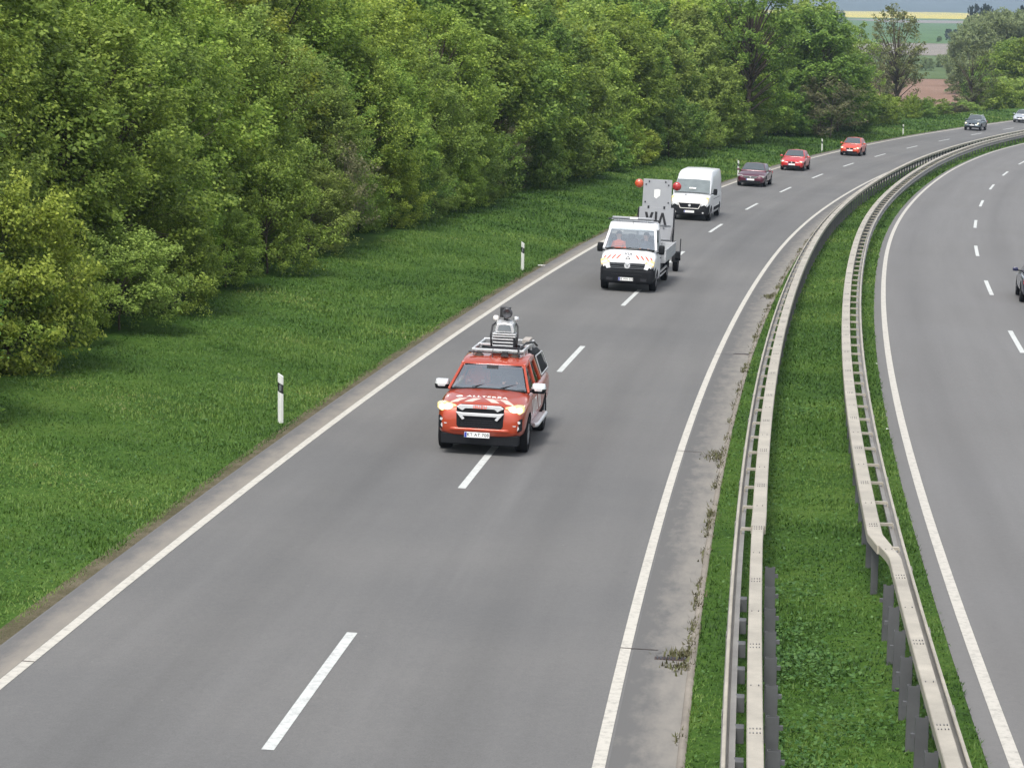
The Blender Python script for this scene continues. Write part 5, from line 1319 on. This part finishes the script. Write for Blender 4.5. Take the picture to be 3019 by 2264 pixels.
# ---- white van -----------------------------------------------------------------
VN = empty('van', frame(97.9, -1.80, 0.004), 'white delivery van with black bumper and grille, behind the trailer', 'van')
hw = 1.02; r = .345; wb = 4.035
st = [(.95, rg2(hw * .76, .30, .55, .80, .84)), (.92, rg2(hw * .86, .26, .58, .98, 1.02)), (.82, rg2(hw * .94, .25, .6, 1.12, 1.16)), (.50, rg2(hw * .98, .25, .62, 1.24, 1.28)), (.22, rg2(hw * .99, .25, .62, 1.30, 1.36)), (-.1, rg2(hw, .25, .62, 1.34, 1.38)),
      (-1.2, rg2(hw, .25, .62, 1.34, 1.38)), (-wb, rg2(hw, .25, .62, 1.34, 1.38)), (-wb - .95, rg2(hw * .99, .27, .62, 1.34, 1.38)), (-wb - 1.0, rg2(hw * .97, .3, .62, 1.32, 1.36))]
BODY = body_shell(VN, st, 'paint_white', (0, -wb), r, 2.04, 1, dark=lambda c, n: c.z < .78 and c.x > .45)
k = MB()
up_ = [(.24, 1.36, .95, .95), (-.52, 1.98, .95, .87), (-.64, 2.10, .95, .87), (-.95, 2.33, .96, .86), (-1.5, 2.43, .97, .85), (-4.3, 2.46, .97, .85), (-4.98, 2.43, .96, .84), (-5.03, 2.37, .95, .82)]
k.loft([(x, [(0, 1.25), (wl, 1.25), (wl, 1.36), ((wl + wu) / 2 + .02 * (z > 1.5), (z + 1.36) / 2), (wu + .01, max(z - .10, 1.37)), (wu - .05, z - .015), (0, z + .01)]) for x, z, wl, wu in up_])
k.build('roof', MAT['paint_white'], VN, smooth=True, sharp=35)
gl = MB(); gl.patch((.29, -.92, 1.36), (.29, .92, 1.36), (-.49, .83, 1.98), (-.49, -.83, 1.98), 12, 6, .03, .03); gl.build('windscreen', MAT['van_glass'], VN, smooth=True)
k = MB(); k.box((.135, .02, 1.60), (.012, .34, .09), Matrix.Rotation(-.9, 4, 'Y')); k.build('windscreen_card', MAT['paper_white'], VN)
for sd in (-1, 1):
    for q in ([(-.12, 1.38), (-1.05, 1.38), (-1.05, 1.95), (-.62, 1.95)], [(-1.25, 1.45), (-2.0, 1.45), (-2.0, 1.93), (-1.25, 1.93)]):
        yy = lambda z: .955 if z < 1.5 else .885
        qq = [(a, sd * (yy(b)), b) for a, b in q]
        if sd > 0: qq = [qq[1], qq[0], qq[3], qq[2]]
        k = MB(); k.patch(*qq, 3, 3, 0, .012); k.build('side_window', MAT['dark_glass'], VN)
    mirror_part(VN, .0, sd * 1.17, 1.46, 1.05, 'black_plastic', tall=True)
    for ax in (0, -wb): wheel(VN, ax, sd * .88, r, .23, 'rim', 6)
    pts = [(-.16, -.13), (.12, -.08), (.15, .20), (.04, .24), (-.10, .02)]
    if sd < 0: pts = [(-a, b) for a, b in pts]
    k = MB(); k.prism([(a + sd * .80, b + .99) for a, b in pts], 'x', .68, .865); ho = k.build('headlight', MAT['lit_lens'], VN, bevel=.02)
    k = MB(); k.lathe([(.10, 0), (.10, .012), (.05, .02)], (.866, sd * .80, 1.0), 'x', 14, sy=1.4); k.build('lamp_bulb', MAT['head_lamp_lit'], ho, smooth=True)
    k = MB(); k.box((-2.5, sd * 1.025, .55), (2.6, .03, .16)); k.box((-2.3, sd * 1.012, 1.05), (3.0, .015, .02)); k.build('side_trim', MAT['black_plastic'], VN)
    k = MB(); k.lathe([(.05, 0), (.04, .012)], (.985, sd * .70, .42), 'x', 12); k.build('fog_lamp', MAT['chrome'], VN)
k = MB(); k.prism([(-.44, .64), (.44, .64), (.56, .88), (-.56, .88)], 'x', .80, .965); k.build('grille', MAT['black_plastic'], VN, bevel=.01)
k = MB()
for a, b in (((-.46, .625), (.46, .625)), ((.46, .625), (.60, .895)), ((-.46, .625), (-.60, .895)), ((-.60, .895), (.60, .895))): k.bar((.975, a[0], a[1]), (.975, b[0], b[1]), .03, .035, (1, 0, 0))
k.build('grille_frame', MAT['white_reflective'], VN, bevel=.004)
k = MB(); k.lathe([(.07, 0), (.065, .015)], (.968, 0, .77), 'x', 20); k.build('badge', MAT['chrome'], VN)
k = MB(); k.loft([(.86, [(0, .24), (.84, .24), (.95, .30), (.97, .62), (.93, .78), (0, .70)]), (.97, [(0, .28), (.74, .28), (.86, .34), (.88, .60), (.70, .66), (0, .66)]), (.99, [(0, .34), (.66, .34), (.76, .40), (.76, .54), (.6, .60), (0, .62)])]); k.build('bumper', MAT['black_plastic'], VN, smooth=True, bevel=.02, sharp=40)
plate(VN, 1.0, 0, .46, '')
k = MB(); k.lathe([(.07, 0), (.07, .002)], (.50, -.26, 1.5), 'z', 16); drape(k.build('emblem', MAT['rim_dark'], VN), .006)
k = MB(); k.lathe([(.035, 0), (.035, .002)], (.51, -.25, 1.5), 'z', 12); drape(k.build('emblem_core', MAT['paint_white'], VN), .010)
k = MB(); k.box((-2, 0, .30), (5.6, 1.6, .08)); k.build('underbody', MAT['black_plastic'], VN)
for n_ in ('emblem',): pass

# ------------------------------------------------------------ marker posts, drains, litter
def marker_post(s, o, label, mirror=1):
    root = empty('marker_post', upright(s, o, 0.0), label, 'marker post', 'white and black marker posts on the verge')
    w, d, H = .062, .05, 1.0
    def ringz(z0, z1, mat, name, slope0, slope1, grow=0.0, par=root):
        mb = MB(); g_ = grow
        pl = [(-w - g_, -d * .5 - g_), (-w * .3, -d - g_), (w * .3, -d - g_), (w + g_, -d * .5 - g_), (w * .8 + g_, d + g_), (-w * .8 - g_, d + g_)]
        n = len(pl)
        for zz, sl in ((z0, slope0), (z1, slope1)):
            for x, y in pl: mb.v.append((x, y, zz - sl * x * 1.0))
        mb.f = [tuple(range(n))[::-1], tuple(range(n, 2 * n))] + [(i, (i + 1) % n, n + (i + 1) % n, n + i) for i in range(n)]; mb.mi = [0] * len(mb.f)
        return mb.build(name, MAT[mat], par, bevel=.004)
    ringz(-.15, .60, 'post_white', 'post', 0, .55); ringz(.602, .80, 'post_black', 'black_band', .55, .55); ringz(.802, .99, 'post_white', 'cap', .55, .7)
    mb = MB(); mb.box((0, -d - .004, .71), (.05, .008, .13)); mb.build('reflector', MAT['rim'], root)
    return root
for s, o, l in ((25.2, -5.02, 'nearest white marker post with black band, on the grass beside the pickup'), (65.4, -5.05, 'second marker post, on the verge left of the flatbed truck'),
                (105.0, -5.05, 'third marker post, hidden behind the trailer board'), (141.8, -4.85, 'marker post behind the wine-red saloon, on its left'), (184.4, -5.2, 'marker post between the bright red and the orange-red car'),
                (225.4, -5.35, 'farthest marker post, in front of the narrow bright bush')):
    if s == 105.0: continue
    marker_post(s, o, l)
# drains in the gutter
for s, lb in ((5.6, 'nearest rusty slot drain grating in the gutter, overgrown with weeds'), (42.3, 'rusty slot drain grating in the gutter, farther up the road')):
    root = empty('drain_grating', upright(s, 4.50, 0.0), lb, 'drain')
    mb = MB(); mb.box((0, 0, .006), (.46, .15, .014)); mb.build('frame', MAT['iron'], root, bevel=.003)
    mb = MB()
    for i in range(9): mb.box((-.19 + i * .047, 0, .0155), (.022, .12, .012))
    mb.build('bars', MAT['rim_dark'], root)
for s, o, lb in ((23.4, 4.55, 'small white reflector stud on the gutter beside the left barrier'), (39.5, 8.26, 'white stud at the grass edge, farther one on the right carriageway'), (27.2, 8.27, 'white stud at the grass edge, nearer one on the right carriageway')):
    mb = MB(); mb.loft([(-.05, [(0, 0), (.03, 0), (.02, .02), (0, .03)]), (.0, [(0, 0), (.033, 0), (.024, .03), (0, .032)]), (.05, [(0, 0), (.03, 0), (.02, .015), (0, .02)])])
    o_ = mb.build('road_stud', MAT['paper_white'], None, bevel=.004); o_.matrix_world = upright(s, o, .004) @ Matrix.Scale(.6, 4); tag(o_, lb, 'road stud')
mb = MB(); random.seed(3)
mb.v = [(x * .22 - .2, y * .16 - .1, .02 + .05 * random.random()) for y in range(4) for x in range(5)]; mb.f = [(i, i + 1, i + 6, i + 5) for y in range(3) for i in range(y * 5, y * 5 + 4)]; mb.mi = [0] * len(mb.f)
o_ = mb.build('paper_scrap', MAT['paper_white'], None, smooth=True, solid=.004); o_.matrix_world = upright(66.8, -4.60, .02) @ Matrix.Scale(.32, 4); tag(o_, 'crumpled white scrap lying at the asphalt edge past the second marker post', 'litter')
# joints cut across the painted edge line and the shoulder
for s in (6.05, 24.0, 42.0):
    strip('joint', 'iron', np.array([s, s + .03]), np.array([3.77, 4.30]), 0.010)
strip('joint', 'iron', np.array([3.3, 3.33]), np.array([-3.94, -3.77]), 0.010)


# ------------------------------------------------------------ haze: one closed box round camera and scene, below the sky
hb_ = MB(); hb_.box((0, 4300, 50), (14000, 9600, 150))
hz_ = hb_.build('haze', None); hz_.data.materials.clear()
hm = bpy.data.materials.new('haze'); hm.use_nodes = True; hn = hm.node_tree.nodes; hn.remove(hn['Principled BSDF'])
pv = hn.new('ShaderNodeVolumePrincipled'); pv.inputs['Density'].default_value = 0.00016; pv.inputs['Color'].default_value = (0.62, 0.78, 0.98, 1); pv.inputs['Anisotropy'].default_value = 0.2
hm.node_tree.links.new(pv.outputs[0], hn['Material Output'].inputs['Volume'])
hz_.data.materials.append(hm); tag(hz_, 'thin blue-grey haze over the far fields', 'haze', kind='stuff')
